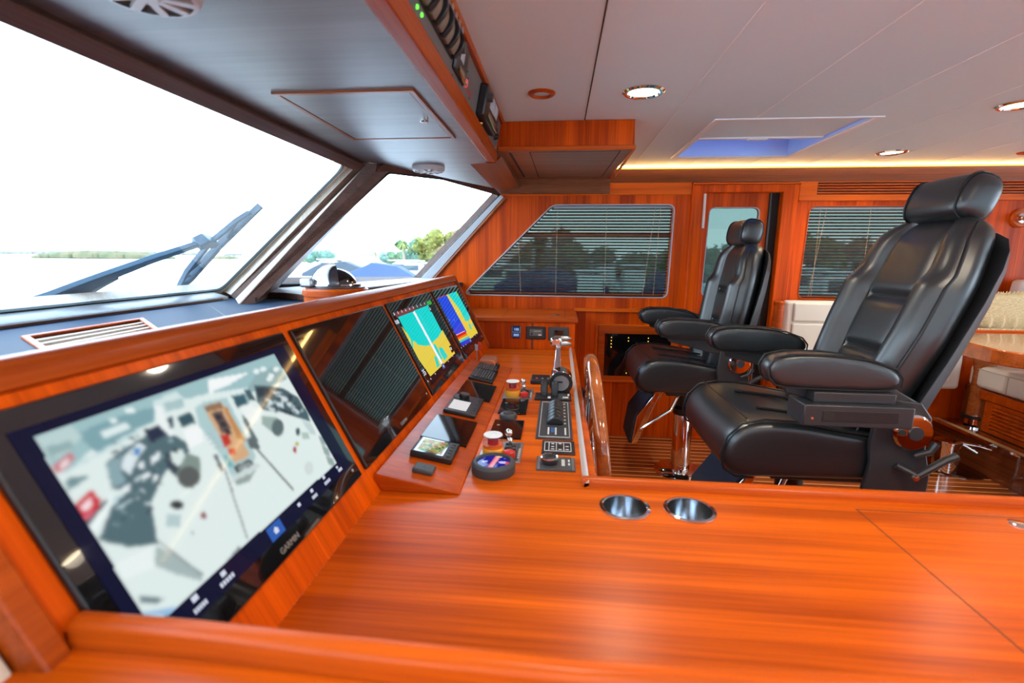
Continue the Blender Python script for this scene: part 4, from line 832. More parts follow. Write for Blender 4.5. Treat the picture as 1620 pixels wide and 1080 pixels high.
c.line(D6((705, 612))[0], D6((812, 560))[0], .8, (240, 240, 240))
for q in ((660, 450), (640, 442), (706, 448)): c.line(D6(q)[0], D6((q[0]+8, q[1]+14))[0], .7, (120, 190, 255))
c.build('screen_picture', hp, T, PIC)
ui_bar(T, [(730, 550, .008), (733.5, 547.5, .008), (737, 545, .008), (748, 533, .008), (752, 530.5, .008), (755, 527.5, .008)], (744, 538.5), .013)

# ================================================================== INSTRUMENT POD
PN, PF = 1.165, 2.62
pd = thing('instrument_pod', 'low wedge shaped wooden pod along the foot of the dashboard', 'instrument pod', (-.35, 1.9, KZ))
PA = [Vector((-.455, 0, KZ)), Vector((-.247, 0, KZ)), Vector((-.247, 0, KZ+.006)), Vector((-.474, 0, KZ+.048)), Vector((-.476, 0, KZ+.03))]
o = MB(); o.loft([[p+Vector((0, y, 0)) for p in PA] for y in (PN, PF)]); o.build('body', W_SOLID, pd, bevel=.003)
PX0, PX1 = Vector((-.247, 0, KZ+.006)), Vector((-.474, 0, KZ+.048)); PU = (PX1-PX0).normalized(); PN_ = Vector((-PU.z, 0, PU.x))*-1
if PN_.z < 0: PN_ = -PN_
def pod(y, s, h=0): return PX0 + PU*s + PN_*h + Vector((0, y, 0))
def pod_px(px, py): p = on_plane(px, py, PX0, PN_); v = p-PX0; return v.y, v.dot(PU)
def pbox(mb, y0, y1, s0, s1, h0, h1): return mb.hexa([pod(y0, s0, h0), pod(y1, s0, h0), pod(y1, s1, h0), pod(y0, s1, h0), pod(y0, s0, h1), pod(y1, s0, h1), pod(y1, s1, h1), pod(y0, s1, h1)])
def prange(*pts):
    q = [pod_px(*p) for p in pts]; ys = sorted(a for a, b in q); ss = sorted(b for a, b in q); return sum(ys[:2])/2, sum(ys[2:])/2, sum(ss[:2])/2, sum(ss[2:])/2
# pixel corners surveyed on the photo, (near-left, near-right, far-right, far-left)
E5 = lambda *q: [(x/4.5+590, y/4.5+560) for x, y in q]
def pod_item(name, label, cat, corners, h, mat=BLACK, bev=.004, group=None):
    a = prange(*E5(*corners)); t = thing(name, label, cat, pod((a[0]+a[1])/2, (a[2]+a[3])/2), group=group)
    o = MB(); pbox(o, *a, 0, h); o.build('body', mat, t, bevel=bev); return t, a
t, a = pod_item('black_box', 'small plain black box at the near end of the instrument pod', 'box', ((275, 840), (425, 880), (440, 825), (310, 790)), .014, DARKGREY)
o = MB(); pbox(o, a[0]+.02, a[1]-.02, (a[2]+a[3])/2-.004, (a[2]+a[3])/2+.004, .014, .0144); o.build('embossed_print', BLACK, t)
t, a = pod_item('chart_plotter', 'small lit chart plotter with green picture at the near end of the pod', 'plotter', ((255, 720), (550, 800), (612, 690), (350, 615)), .020)
L, W = a[1]-a[0], a[3]-a[2]
c = Canvas(80, 56, a[0]+L*.12, a[1]-L*.12, a[2]+W*.28, a[3]-W*.12, (150, 150, 70), lambda x, y: (x, y))
rr = random.Random(3)
for k in range(70):
    x, y = rr.uniform(c.u0, c.u1), rr.uniform(c.v0, c.v1); c.ell(x, y, rr.uniform(.002, .010), rr.uniform(.002, .006), rr.choice([(190, 180, 90), (80, 110, 50), (60, 150, 90), (200, 190, 110), (190, 70, 50), (110, 120, 50), (70, 80, 40)]), rr.uniform(0, 90))
c.build('screen_picture', lambda u, v: pod(u, v, .0206), t, PIC)
o = MB(); pbox(o, a[0]+L*.06, a[1]-L*.06, a[2]+W*.24, a[3]-W*.07, .0195, .0203); o.build('screen_glass', GLOSSBLACK, t)
for k in range(5): o = MB(); o.lathe([(.007, 0), (.006, .003), (0, .004)], pod(a[0]+L*(.14+.18*k), a[2]+W*.12, .020), PN_, 12); o.build('key', DARKGREY, t)
t, a = pod_item('touch_panel', 'larger blank black glass panel on the pod, between plotter and autopilot', 'panel', ((350, 590), (655, 675), (745, 505), (450, 430)), .008, PANELGLASS, .002)
t, a = pod_item('autopilot_control', 'autopilot control head with lit white screen and round knob on the pod', 'control', ((498, 410), (725, 470), (785, 350), (590, 290)), .014, BLACK)
L, W = a[1]-a[0], a[3]-a[2]
o = MB(); pbox(o, a[0]+L*.12, a[0]+L*.62, a[2]+W*.34, a[3]-W*.10, .0138, .0148); o.build('screen', emis('white_screen', (.74, .78, .80), .95), t)
o = MB(); pbox(o, a[0]+L*.14, a[0]+L*.30, a[3]-W*.09, a[3]-W*.03, .0138, .0146); o.build('red_print', MATS['red_print'], t)
o = MB(); o.lathe([(.022, 0), (.022, .014), (.019, .018), (0, .018)], pod(a[0]+L*.83, a[2]+W*.64, .014), PN_, 24); o.build('knob', BLACK, t)
for k in range(6): o = MB(); o.lathe([(.006, 0), (.005, .003), (0, .003)], pod(a[0]+L*(.12+.14*k), a[2]+W*.14, .014), PN_, 10); o.build('key', DARKGREY, t)
for k in range(2): o = MB(); o.lathe([(.008, 0), (.007, .003), (0, .003)], pod(a[0]+L*.74, a[3]-W*(.1+.1*k), .014), PN_, 10); o.build('key', DARKGREY, t)
t, a = pod_item('touch_panel', 'blank black glass panel on the pod between autopilot and keypads', 'panel', ((585, 290), (825, 350), (880, 245), (670, 190)), .008, PANELGLASS, .002)
for j, (cn, lb) in enumerate(((((675, 180), (845, 218), (895, 140), (725, 115)), 'black ribbed keypad on the pod, nearer of two'), (((715, 120), (885, 150), (895, 95), (760, 78)), 'black ribbed keypad on the pod, farther of two'))):
    t, a = pod_item('keypad', lb, 'keypad', cn, .014, BLACK, .003); L, W = a[1]-a[0], a[3]-a[2]
    for k in range(8): o = MB(); pbox(o, a[0]+L*.12, a[1]-L*.12, a[2]+W*(.08+.108*k), a[2]+W*(.16+.108*k), .014, .018); o.build('key', DARKGREY, t, bevel=.001)
    o = MB(); o.lathe([(.012, 0), (.012, .012), (.009, .016), (0, .017)], pod(a[1]-L*.12, a[2]+W*.10, .014), PN_, 14); o.build('knob', BLACK, t)
# block and red tag at the far end of the pod
o = MB(); q = at_z(788, 563, KZ+.03); o.bx(-.44, -.345, 2.66, 2.80, KZ, KZ+.035); tag(o.build('wooden_block', wood('pink_teak', 0, dark=(.40, .13, .06), light=(.60, .24, .13)), bevel=.012), 'small pinkish wooden block on the worktop beyond the keypads', 'block')
kt = thing('tagged_key', 'key with a small red tag standing on a wire by the last display', 'key', (-.46, 2.60, KZ+.045))
o = MB(); o.tube([(-.440, 2.60, KZ+.04), (-.440, 2.60, KZ+.13)], .0022, 6); o.build('wire', SILVER, kt)
o = MB(); o.bx(-.452, -.428, 2.597, 2.603, KZ+.10, KZ+.135); o.build('key_blade', SILVER, kt, bevel=.003)
o = MB(); o.bx(-.434, -.416, 2.596, 2.604, KZ+.105, KZ+.150); o.build('red_tag', RED, kt, bevel=.004)

# ================================================================== CONTROLS ON THE WORKTOP
def joystick(y, label, s=1):
    t = thing('control_station', label, 'control', (-.168, y, KZ))
    o = MB(); o.bx(-.234, -.103, y-.080, y+.080, KZ, KZ+.004); o.build('plate', SILVER, t, bevel=.001)
    o = MB(); o.bx(-.150, -.112, y-.07, y+.07, KZ+.003, KZ+.0046); o.build('dark_inlay', DARKGREY, t)
    b = (-.192, y-.030, KZ)
    o = MB(); o.lathe([(.031, .003), (.033, .008), (.033, .026), (.031, .030)], b, seg=32); o.build('yellow_collar', YELLOW, t)
    o = MB(); o.lathe([(.030, .028), (.031, .031), (.031, .040), (0, .040)], b, seg=32); o.build('orange_band', ORANGE, t)
    o = MB(); o.lathe([(.017, .036), (.017, .058), (0, .058)], b, seg=20); o.build('red_button', pr('deep_red', (.42, .02, .04), .3), t)
    o = MB(); o.lathe([(.032, .038), (.032, .062), (.029, .068), (0, .069)], b, seg=32, caps=False); o.build('clear_guard', glass('guard_plastic', (.90, .86, .84)), t)
    o = MB(); o.lathe([(.030, .0685), (.029, .071), (.012, .0715), (.012, .070), (0, .070)], b, seg=32); o.build('guard_lid', WHITE, t)
    k = (-.150, y+.045, KZ)
    o = MB(); o.lathe([(.012, .003), (.010, .012), (.006, .016), (.006, .04), (0, .04)], k, seg=18); o.build('key_barrel', BLACK, t)
    o = MB(); o.ball((k[0], k[1], k[2]+.050), .013, 16, 10); o.ball((k[0]+.004, k[1]-.012, k[2]+.028), .011, 14, 8); o.build('key_knobs', CHROME, t)
    r = (-.140, y-.040, KZ)
    o = MB(); o.lathe([(.019, .003), (.020, .010), (.018, .021), (.012, .024), (0, .024)], r, seg=26); o.build('red_cap', RED, t)
    o = MB(); o.bx(-.158, -.122, y-.014, y+.012, KZ+.004, KZ+.022); o.build('black_switch', BLACK, t, bevel=.004)
    o = MB()
    for i in range(5): o.bx(-.115, -.108, y-.05+.016*i, y-.040+.016*i, KZ+.0046, KZ+.005)
    o.build('print', PRINT, t); return t
joystick(1.458, 'silver control plate with guarded yellow stop button, next to the round gauge')
joystick(2.118, 'silver control plate with guarded yellow stop button, farther along the worktop')
def flat(name, label, cat, x0, x1, y0, y1, h, mat, bev=.002):
    t = thing(name, label, cat, ((x0+x1)/2, (y0+y1)/2, KZ)); o = MB(); o.bx(x0, x1, y0, y1, KZ, KZ+h); o.build('body', mat, t, bevel=bev); return t
for (a, b, lb) in ((1.568, 1.748, 'blank black glass panel on the worktop behind the near yellow button'), (1.832, 2.027, 'blank black glass panel on the worktop in front of the far yellow button')):
    t = flat('touch_panel', lb, 'panel', -.228, -.115, a, b, .008, PANELGLASS)
    o = MB(); o.lathe([(.006, 0), (0, .0004)], (-.207, (a+b)/2+.03, KZ+.008), seg=14); o.build('home_mark', pr('logo_grey', (.3, .3, .3), .4), t)
t = thing('trackball', 'dark grey rounded puck on the worktop between two black panels', 'control', (-.181, 1.79, KZ))
o = MB(); o.lathe([(.034, 0), (.035, .010), (.031, .018), (.020, .023), (0, .024)], (-.181, 1.79, KZ), seg=30); o.build('body', DARKGREY, t)
o = MB(); o.lathe([(.022, .020), (.020, .0248), (0, .0255)], (-.181, 1.79, KZ), seg=24); o.build('centre', BLACK, t)
# round lit gauge lying on the worktop
g = (-.176, 1.318, KZ)
t = thing('round_gauge', 'thick black round gauge with lit blue face, nearest on the worktop', 'gauge', g)
o = MB(); o.lathe([(.063, 0), (.064, .004), (.064, .026), (.058, .033), (.050, .034), (.047, .028), (.047, .027)], g, seg=48); o.build('bezel', bump_noise(pr('rubber_grey', (.045, .048, .052), .55), 300, .05), t)
c = Canvas(96, 96, -.047, .047, -.047, .047, (16, 26, 150), lambda x, y: (x, y))
c.poly([(-.014, -.043), (.0, -.045), (.018, .042), (.0, .045)], (236, 110, 130)).poly([(-.008, -.03), (.002, -.034), (.012, .03), (.004, .034)], (250, 170, 180))
c.poly([(.012, .004), (.022, .009), (.036, .009), (.036, -.007), (.022, -.007)], (210, 200, 250)).poly([(-.036, .002), (-.028, .009), (-.018, .010), (-.018, -.001), (-.030, -.004)], (190, 205, 250)).ell(-.004, -.040, .010, .005, (60, 200, 230)).ell(.012, .040, .010, .005, (240, 220, 170)).ell(.041, -.004, .006, .012, (232, 70, 100))
for q in ((-.03, .028), (.03, .028), (.028, -.026), (-.028, -.028)): c.ell(*q, .003, .002, (120, 160, 240))
m_ = (c.U**2+c.V**2) > .046**2; c.a[m_] = srgb(6, 8, 20)
c.build('lit_face', lambda u, v: Vector((g[0]+u, g[1]+v, KZ+.0275)), t, PIC)
# throttle: chrome drum with lever and twin grips
t = thing('throttle_control', 'chrome throttle drum with tall lever and twin grips', 'throttle', (.02, 2.22, KZ))
dc = Vector((.022, 2.20, KZ+.052))
o = MB(); o.bx(-.02, .062, 2.15, 2.29, KZ, KZ+.012); o.build('foot', BLACK, t, bevel=.003)
o = MB(); o.lathe([(.050, -.055), (.054, -.05), (.054, .045), (.048, .052), (0, .052)], dc, (0, 1, 0), 36); o.build('drum', CHROME, t)
o = MB(); o.lathe([(.053, -.0555), (.050, -.060), (.038, -.060)], dc, (0, 1, 0), 36, caps=False); o.build('black_ring', BLACK, t)
o = MB(); o.lathe([(.037, -.055), (.035, -.061), (0, -.061)], dc, (0, 1, 0), 30); o.build('face', SILVER, t)
o = MB(); o.bx(dc.x-.028, dc.x+.008, dc.y-.0625, dc.y-.060, dc.z+.002, dc.z+.010); o.build('face_mark', BLACK, t)
la, lb = Vector((.004, 2.23, KZ+.085)), Vector((.008, 2.35, KZ+.19))
o = MB(); o.loft([[p+Vector((sx*wd, 0, 0))+Vector((0, sy*.009, sy*-.004)) for sx, sy in ((-1, -1), (1, -1), (1, 1), (-1, 1))] for p, wd in ((la, .019), (lerp(la, lb, .5), .013), (lb, .012))]); o.build('lever', CHROME, t, bevel=.003)
o = MB(); o.obox(lb+Vector((-.012, .0, .016)), (1, 0, 0), (0, 1, 0), (0, 0, 1), .028, .026, .022); o.build('head', CHROME, t, bevel=.010)
for k in range(2): q = lb+Vector((.012, -.018+.036*k, .010+.020*k)); o = MB(); o.lathe([(.013, 0), (.013, .028), (.008, .042), (.004, .05), (0, .051)], q, (1, 0, 0), 16); o.build('grip', SILVER, t)
t = flat('button_strip', 'low black strip of small buttons left of the throttle', 'switch panel', -.125, .0, 2.30, 2.42, .022, BLACK, .005)
for k in range(4): o = MB(); o.lathe([(.006, 0), (.005, .004), (0, .004)], (-.095+.028*k, 2.335, KZ+.022), seg=10); o.build('button', RED if k == 0 else SILVER, t)
t = flat('lever_control', 'black plate with two paddle levers below the throttle drum', 'control', -.092, .068, 2.035, 2.13, .010, BLACK, .002)
for x in (-.052, -.005): o = MB(); o.loft([[Vector((x+sx*w_, 2.085+dy+sy*.010, KZ+z)) for sx, sy in ((-1, -1), (1, -1), (1, 1), (-1, 1))] for z, w_, dy in ((.008, .014, 0), (.035, .016, .004), (.062, .015, .012), (.07, .010, .014))]); o.build('paddle', BLACK, t, bevel=.004)
o = MB(); o.bx(-.035, -.022, 2.04, 2.07, KZ+.010, KZ+.0106).bx(.03, .055, 2.05, 2.07, KZ+.010, KZ+.0106).bx(.052, .06, 2.085, 2.115, KZ+.010, KZ+.0106); o.build('print', PRINT, t)
# panel with six curved trim levers
t = flat('trim_panel', 'black panel with white border and a row of six curved levers', 'switch panel', -.066, .062, 1.582, 2.018, .005, pr('panel_charcoal', (.035, .036, .04), .45), .001)
o = MB()
for q in ((-.056, -.054, 1.595, 2.005), (.050, .052, 1.595, 2.005), (-.056, .052, 1.595, 1.600), (-.056, .052, 2.0, 2.005)): o.bx(*q, KZ+.005, KZ+.0055)
o.build('white_border', PRINT, t)
for k in range(6):
    y = 1.735+k*.040; o = MB(); o.loft([[Vector((-.030+.06*u, y-.014, KZ+.006+.026*math.sin(PI*(.10+.72*u)))), Vector((-.030+.06*u, y+.014, KZ+.010+.026*math.sin(PI*(.10+.72*u)))), Vector((-.030+.06*u, y+.014, KZ+.005)), Vector((-.030+.06*u, y-.014, KZ+.005))] for u in [i/10 for i in range(11)]]); o.build('rocker', BLACK, t, bevel=.003)
o = MB()
for k in range(7): o.bx(.033, .040, 1.73+.040*k, 1.742+.040*k, KZ+.005, KZ+.0055)
for x in (-.026, .0, .034): o.bx(x, x+.006, 1.62, 1.69, KZ+.005, KZ+.0055)
for k in range(4): o.bx(-.028+.016*k, -.020+.016*k, 1.965, 1.985, KZ+.005, KZ+.0055)
o.build('print', PRINT, t)
o = MB(); o.bx(-.014, -.002, 1.64, 1.69, KZ+.005, KZ+.0056); o.build('blue_print', pr('blue_print', (.03, .10, .30), .5), t)
# small key panel
t = flat('key_panel', 'small black panel with four white outlined keys', 'switch panel', -.041, .066, 1.455, 1.566, .005, BLACK, .001)
o = MB()
for x in (-.032, -.018, .006, .030, .053): o.bx(x-.0012, x+.0012, 1.475, 1.548, KZ+.005, KZ+.0056)
o.bx(-.033, .054, 1.473, 1.477, KZ+.005, KZ+.0056).bx(-.033, .054, 1.546, 1.550, KZ+.005, KZ+.0056)
for x, y in ((-.006, 1.49), (-.006, 1.51), (-.006, 1.535), (.018, 1.488), (.018, 1.538), (.041, 1.515), (.041, 1.49)): o.bx(x-.005, x+.005, y-.003, y+.003, KZ+.005, KZ+.0056)
o.build('white_print', PRINT, t)
t = flat('thruster_panel', 'small dark panel with one large chrome edged rotary knob', 'control', -.053, .063, 1.335, 1.430, .005, DARKGREY, .001)
o = MB(); o.lathe([(.025, .0), (.027, .008), (.024, .018), (.014, .021), (0, .021)], (-.014, 1.385, KZ+.005), seg=28); o.build('knob', BLACK, t)
o = MB(); o.tube([Vector((-.014+.024*math.cos(a), 1.385+.024*math.sin(a), KZ+.023)) for a in [2*PI*i/24 for i in range(24)]], .003, 6, closed=True); o.build('knob_ring', CHROME, t)
o = MB(); o.bx(.022, .032, 1.365, 1.41, KZ+.005, KZ+.0056).bx(.042, .047, 1.37, 1.385, KZ+.005, KZ+.0056).bx(.042, .047, 1.395, 1.41, KZ+.005, KZ+.0056); o.build('print', PRINT, t)
o = MB(); o.bx(-.050, -.042, 1.337, 1.428, KZ+.005, KZ+.0056).bx(.052, .060, 1.337, 1.428, KZ+.005, KZ+.0056); o.build('end_strip', SILVER, t)

# ================================================================== STEERING WHEEL
wc = Vector((.185, 2.03, .60)); WAX = Vector((1, 0, .10)).normalized()
sw = thing('steering_wheel', 'varnished wooden steering wheel seen edge on beside the console', 'steering wheel', (.15, 2.03, .60))
wa = Vector((0, 1, 0)); wb = WAX.cross(wa)
def wheel(r, a, h=0): return wc + WAX*h + wa*(r*math.cos(a)) + wb*(r*math.sin(a))
o = MB(); rings = []; n = 72
for i in range(n+1):
    a = 2*PI*i/n; rad = (wheel(1, a)-wc)
    rings.append([wc + rad*(.385+.019*math.cos(t)) + WAX*(.026*math.sin(t)) for t in [2*PI*k/14 for k in range(14)]])
o.loft(rings, caps=False); o.build('rim', W_WHEEL, sw, smooth=80)
o = MB(); o.tube([wheel(.368, 2*PI*i/60, -.004) for i in range(60)], .006, 6, closed=True); o.build('steel_band', CHROME, sw)
for k in range(6):
    a = 2*PI*k/6+.3; o = MB(); o.tube([wheel(.05, a, -.05), wheel(.2, a, -.03), wheel(.37, a, -.005)], [.012, .010, .009], 10); o.build('spoke', CHROME, sw)
o = MB(); o.lathe([(.055, -.075), (.06, -.06), (.06, -.035), (.04, -.02), (0, -.018)], wc, WAX, 28); o.build('hub', CHROME, sw)
o = MB(); o.cyl(wc-WAX*.098, wc-WAX*.06, .03, .03, 20); o.build('shaft', CHROME, sw)

# ================================================================== HELM CHAIRS (local metres, chair faces -x, pedestal on the origin)
def helm_chair(label, loc, rz, recline, lift, box, bs, group=None):
    t = thing('helm_chair', label, 'helm chair', loc, rz, group)
    parts = {}
    def B(o, n, m, p=None, **k):
        parts[n] = o.build(n, m, parts[p] if p else t, local=True, **k); return parts[n]
    L = lift
    # pedestal
    o = MB(); o.lathe([(.165, 0), (.165, .008), (.15, .022), (.085, .032), (.07, .034)], (0, 0, 0), seg=40); B(o, 'pedestal_flange', CHROME)
    o = MB(); o.lathe([(.061, .02), (.061, .42), (.058, .425)], (0, 0, 0), seg=36); B(o, 'pedestal_column', CHROME)
    o = MB(); o.lathe([(.066, .405), (.068, .42), (.068, .445), (.05, .46), (.05, .58+L)], (0, 0, 0), seg=30); B(o, 'pedestal_collar', BLACK)
    o = MB(); o.bx(-.16, .22, -.20, .20, .575+L, .605+L); B(o, 'seat_frame', SATIN, bevel=.006)
    # seat cushion: rounded front that rolls down, side panels, stitched seams
    prof = [(.27, .615), (-.18, .612), (-.25, .606), (-.31, .607), (-.352, .635), (-.366, .690), (-.350, .755), (-.305, .805), (-.23, .823), (-.12, .818), (.0, .795), (.13, .775), (.25, .77), (.29, .74), (.29, .65)]
    def sec(y, inset, dip=0): 
        cx, cz = -.02, .71
        return [Vector((cx+(x-cx)*(1-inset*.16), y, L+cz+(z-cz)*(1-inset*.42)-(dip if z > .75 else 0))) for x, z in prof]
    ys = [(-.286, .75), (-.280, .34), (-.262, .08), (-.225, .0), (-.12, -.01), (0, -.005), (.12, -.01), (.225, .0), (.262, .08), (.280, .34), (.286, .75)]
    o = MB(); o.loft([sec(y, i, .012 if abs(y) < .13 else 0) for y, i in ys]); B(o, 'seat_cushion', LEATHER, smooth=70, sub=2)
    for s in (-1, 1):
        o = MB(); o.tube([p+Vector((0, s*.002, 0)) for p in sec(s*.262, .03)[2:13]], .0042, 6); B(o, 'seat_piping', PIPING, 'seat_cushion')
        o = MB(); o.tube([Vector((-.20, s*.115, L+.818)), Vector((-.06, s*.118, L+.803)), Vector((.12, s*.120, L+.778))], .006, 6); B(o, 'seat_crease', PIPING, 'seat_cushion')
    o = MB(); o.tube([Vector((-.285, y, L+.818+.002)) for y in [-.255+.51*k/10 for k in range(11)]], .0032, 6); B(o, 'seat_piping', PIPING, 'seat_cushion')
    # side mechanism plates
    for s in (-1, 1):
        y0_, y1_ = (s*.292, s*.312)
        pts = [(.085, .60), (.25, .585), (.285, .60), (.288, .66), (.262, .76), (.268, .86), (.23, .91), (.16, .92), (.10, .90), (.09, .76), (.10, .70)]
        o = MB(); o.prism([Vector((x, y0_, z+L)) for x, z in pts], (0, y1_-y0_, 0)); B(o, 'side_plate', SATIN, bevel=.005)
        o = MB(); o.lathe([(.060, 0), (.060, .014), (.054, .022), (.018, .022)], (.205, y1_, .815+L), (0, s, 0), 36); B(o, 'recline_disc', CHROME)
        o = MB(); o.lathe([(.022, .020), (.022, .027), (0, .027)], (.208, y1_, .815+L), (0, s, 0), 20); o.lathe([(.011, .020), (.011, .026), (0, .026)], (.166, y1_, .818+L), (0, s, 0), 14); B(o, 'disc_bolts', SATIN, 'recline_disc')
        o = MB(); o.tube([(.17, y1_+s*.01, .70+L), (.225, y1_+s*.03, .675+L), (.30, y1_+s*.035, .735+L), (.33, y1_+s*.035, .75+L)], [.010, .012, .012, .013], 10); B(o, 'lever', SATIN)
        o = MB(); o.tube([(.22, y1_+s*.012, .735+L), (.26, y1_+s*.02, .755+L), (.275, y1_+s*.02, .785+L)], [.008, .011, .012], 10); B(o, 'lever', SATIN)
        o = MB(); o.lathe([(.011, 0), (.010, .008), (0, .010)], (.215, y1_+s*.035, .672+L), (0, s, 0), 14); B(o, 'bolt', CHROME)
    # backrest: lofted cross-sections, leaning back
    hip = Vector((.205, 0, .80+L)); ct, st = math.cos(recline), math.sin(recline)
    def bk(d, y, h):                       # d = depth (negative = forward), h = height along the back
        h = h*bs if h > 0 else h
        return hip + Vector((d*ct + h*st, y, -d*st + h*ct))
    def width(h): return .275*min(1, .80+.55*max(h+.06, 0)) if h < .42 else .275 - .075*max(0, (h-.46)/.26)**1.7
    def front(y, h, W):
        u = abs(y)/W; bol = .060*max(0, 1-((u-.73)/.27)**2)**.8 if u > .47 else 0
        bol -= .014*math.exp(-((u-.49)/.025)**2) + .010*math.exp(-((u-.92)/.025)**2)
        cen = 0
        if u < .47:
            g = min(abs(h-.215), abs(h-.415)); cen = .024*(1-math.exp(-(g/.016)**2))-.006 + (.012*math.exp(-((h-.05)/.08)**2))
        taper = 1 if h < .60 else max(.15, 1-((h-.60)/.135)**2*.75)
        low = .06*max(0, (.20-h)/.26)
        return -(.062+bol*(.7+.5*(h < .5))+cen)*taper - low*0
    hs = [-.07, -.03, 0, .03, .06, .10, .14, .17, .19, .205, .215, .225, .24, .26, .30, .34, .37, .39, .405, .415, .425, .44, .46, .50, .54, .58, .62, .65, .68, .70, .712]
    rings = []
    for h in hs:
        W = width(h); e = 1 if h < .66 else max(.62, 1-((h-.66)/.055)**2*.34); W *= e
        us = [-1, -.97, -.92, -.88, -.80, -.70, -.60, -.53, -.49, -.45, -.30, -.15, 0, .15, .30, .45, .49, .53, .60, .70, .80, .88, .92, .97, 1]
        fr = [bk(front(u*W, h, W) if abs(u) < .97 else front(u*W, h, W)*.62, u*W, h) for u in us]
        back = [bk(.055*(1-(u/1.05)**4)+.0, u*W*.97, h) for u in (.95, .7, .35, 0, -.35, -.7, -.95)]
        rings.append(fr+back)
    o = MB(); o.loft(rings); B(o, 'backrest_cushion', LEATHER, smooth=80, sub=1)
    for s in (-1, 1):
        o = MB(); o.tube([bk(front(s*.49*width(h), h, width(h))-.004, s*.49*width(h), h) for h in hs[1:-3]], .0042, 6); B(o, 'back_piping', PIPING, 'backrest_cushion')
        o = MB(); o.tube([bk(front(s*.935*width(h), h, width(h))*.93-.003, s*.95*width(h)*(1 if h < .66 else .97), h) for h in hs[0:-2]], .0045, 6); B(o, 'back_piping', PIPING, 'backrest_cushion')
    for h in (.215, .415): o = MB(); o.tube([bk(front(u*width(h), h, width(h))-.001, u*width(h), h) for u in (-.45, -.3, -.15, 0, .15, .3, .45)], .005, 6); B(o, 'back_crease', PIPING, 'backrest_cushion')
    # hard shell behind
    rings = []
    for h, wd, d0, d1 in ((-.17, .20, .01, .05), (-.10, .255, -.015, .065), (.05, .272, .005, .075), (.25, .278, .02, .085), (.45, .278, .03, .088), (.56, .268, .035, .085), (.62, .248, .040, .080), (.66, .215, .045, .075), (.685, .15, .05, .068)):
        rings.append([bk(d0, -wd, h), bk(d0, -wd+.012, h), bk(.05, -wd*.7, h), bk(.05, wd*.7, h), bk(d0, wd-.012, h), bk(d0, wd, h), bk(d1*.8, wd*.9, h), bk(d1, wd*.5, h), bk(d1, -wd*.5, h), bk(d1*.8, -wd*.9, h)])
    o = MB(); o.loft(rings); B(o, 'back_shell', SATIN, smooth=50, bevel=.004)
    # headrest: a fat rounded bolster with stitched end caps
    o = MB(); hz, hd = .772, -.040
    def head(y, k):
        W, H = .062*k, .078*k
        return [bk(hd+W*(abs(math.cos(a))**.7)*(1 if math.cos(a) > 0 else -1)*(1.0 if math.sin(a) > -.2 else 1), y, hz+H*(abs(math.sin(a))**.75)*(1 if math.sin(a) > 0 else -1)-.010*(y/.15)**2*0) for a in [2*PI*i/20 for i in range(20)]]
    o.loft([head(y, k) for y, k in ((-.154, .30), (-.150, .66), (-.139, .90), (-.118, .985), (-.06, 1.01), (0, 1.015), (.06, 1.01), (.118, .985), (.139, .90), (.150, .66), (.154, .30))]); B(o, 'headrest', LEATHER, smooth=80, sub=1)
    for s in (-1, 1): o = MB(); o.tube(head(s*.121, .985), .004, 6, closed=True); B(o, 'headrest_piping', PIPING, 'headrest')
    for s in (-.06, .06): o = MB(); o.cyl(bk(-.02, s, .66), bk(-.02, s, .76), .008, .008, 10); B(o, 'headrest_post', CHROME)
    # armrests
    for s in (-1, 1):
        yc = s*.300; arm = [(-.265, .985), (-.272, 1.02), (-.255, 1.052), (-.20, 1.066), (-.08, 1.066), (.05, 1.052), (.125, 1.025), (.150, .995), (.148, .965), (.10, .952), (-.05, .952), (-.20, .955), (-.245, .962)]
        def as_(y, k): c_ = Vector((-.06, y, 1.008+L)); return [c_+(Vector((x, y, z+L))-c_)*k for x, z in arm]
        o = MB(); o.loft([as_(yc+dy, k) for dy, k in ((-.044, .80), (-.041, .92), (-.030, .99), (0, 1.0), (.030, .99), (.041, .92), (.044, .80))]); B(o, 'armrest', LEATHER, smooth=80, sub=1)
        for d in (-.036, .036): o = MB(); o.tube([p for p in as_(yc+d, .972)], .0036, 6, closed=True); B(o, 'armrest_piping', PIPING, 'armrest')
        o = MB(); o.prism([Vector((x, s*.285, z+L)) for x, z in ((-.20, .957), (-.19, .93), (.05, .87), (.20, .85), (.24, .90), (.14, .957))], (0, s*.020, 0)); B(o, 'arm_bracket', SATIN, bevel=.004)
    if box:
        s = -1; y0_, y1_ = -.385, -.272
        o = MB(); o.bx(-.165, .16, y0_, y1_, .845+L, .915+L); B(o, 'control_box', SATIN, bevel=.004)
        o = MB(); o.bx(-.125, .12, y0_+.03, y1_, .915+L, .948+L); B(o, 'box_riser', SATIN, bevel=.003)
        o = MB(); o.bx(-.110, .115, y0_-.0015, y0_+.002, .862+L, .898+L); B(o, 'box_drawer', BLACK, bevel=.001)
        o = MB(); o.bx(-.108, -.070, y0_-.003, y0_, .865+L, .895+L); B(o, 'drawer_pull', GAP, 'box_drawer')
        o = MB(); o.lathe([(.005, 0), (.004, .003), (0, .003)], (-.140, y0_, .872+L), (0, -1, 0), 10); B(o, 'box_lock', CHROME, 'control_box')
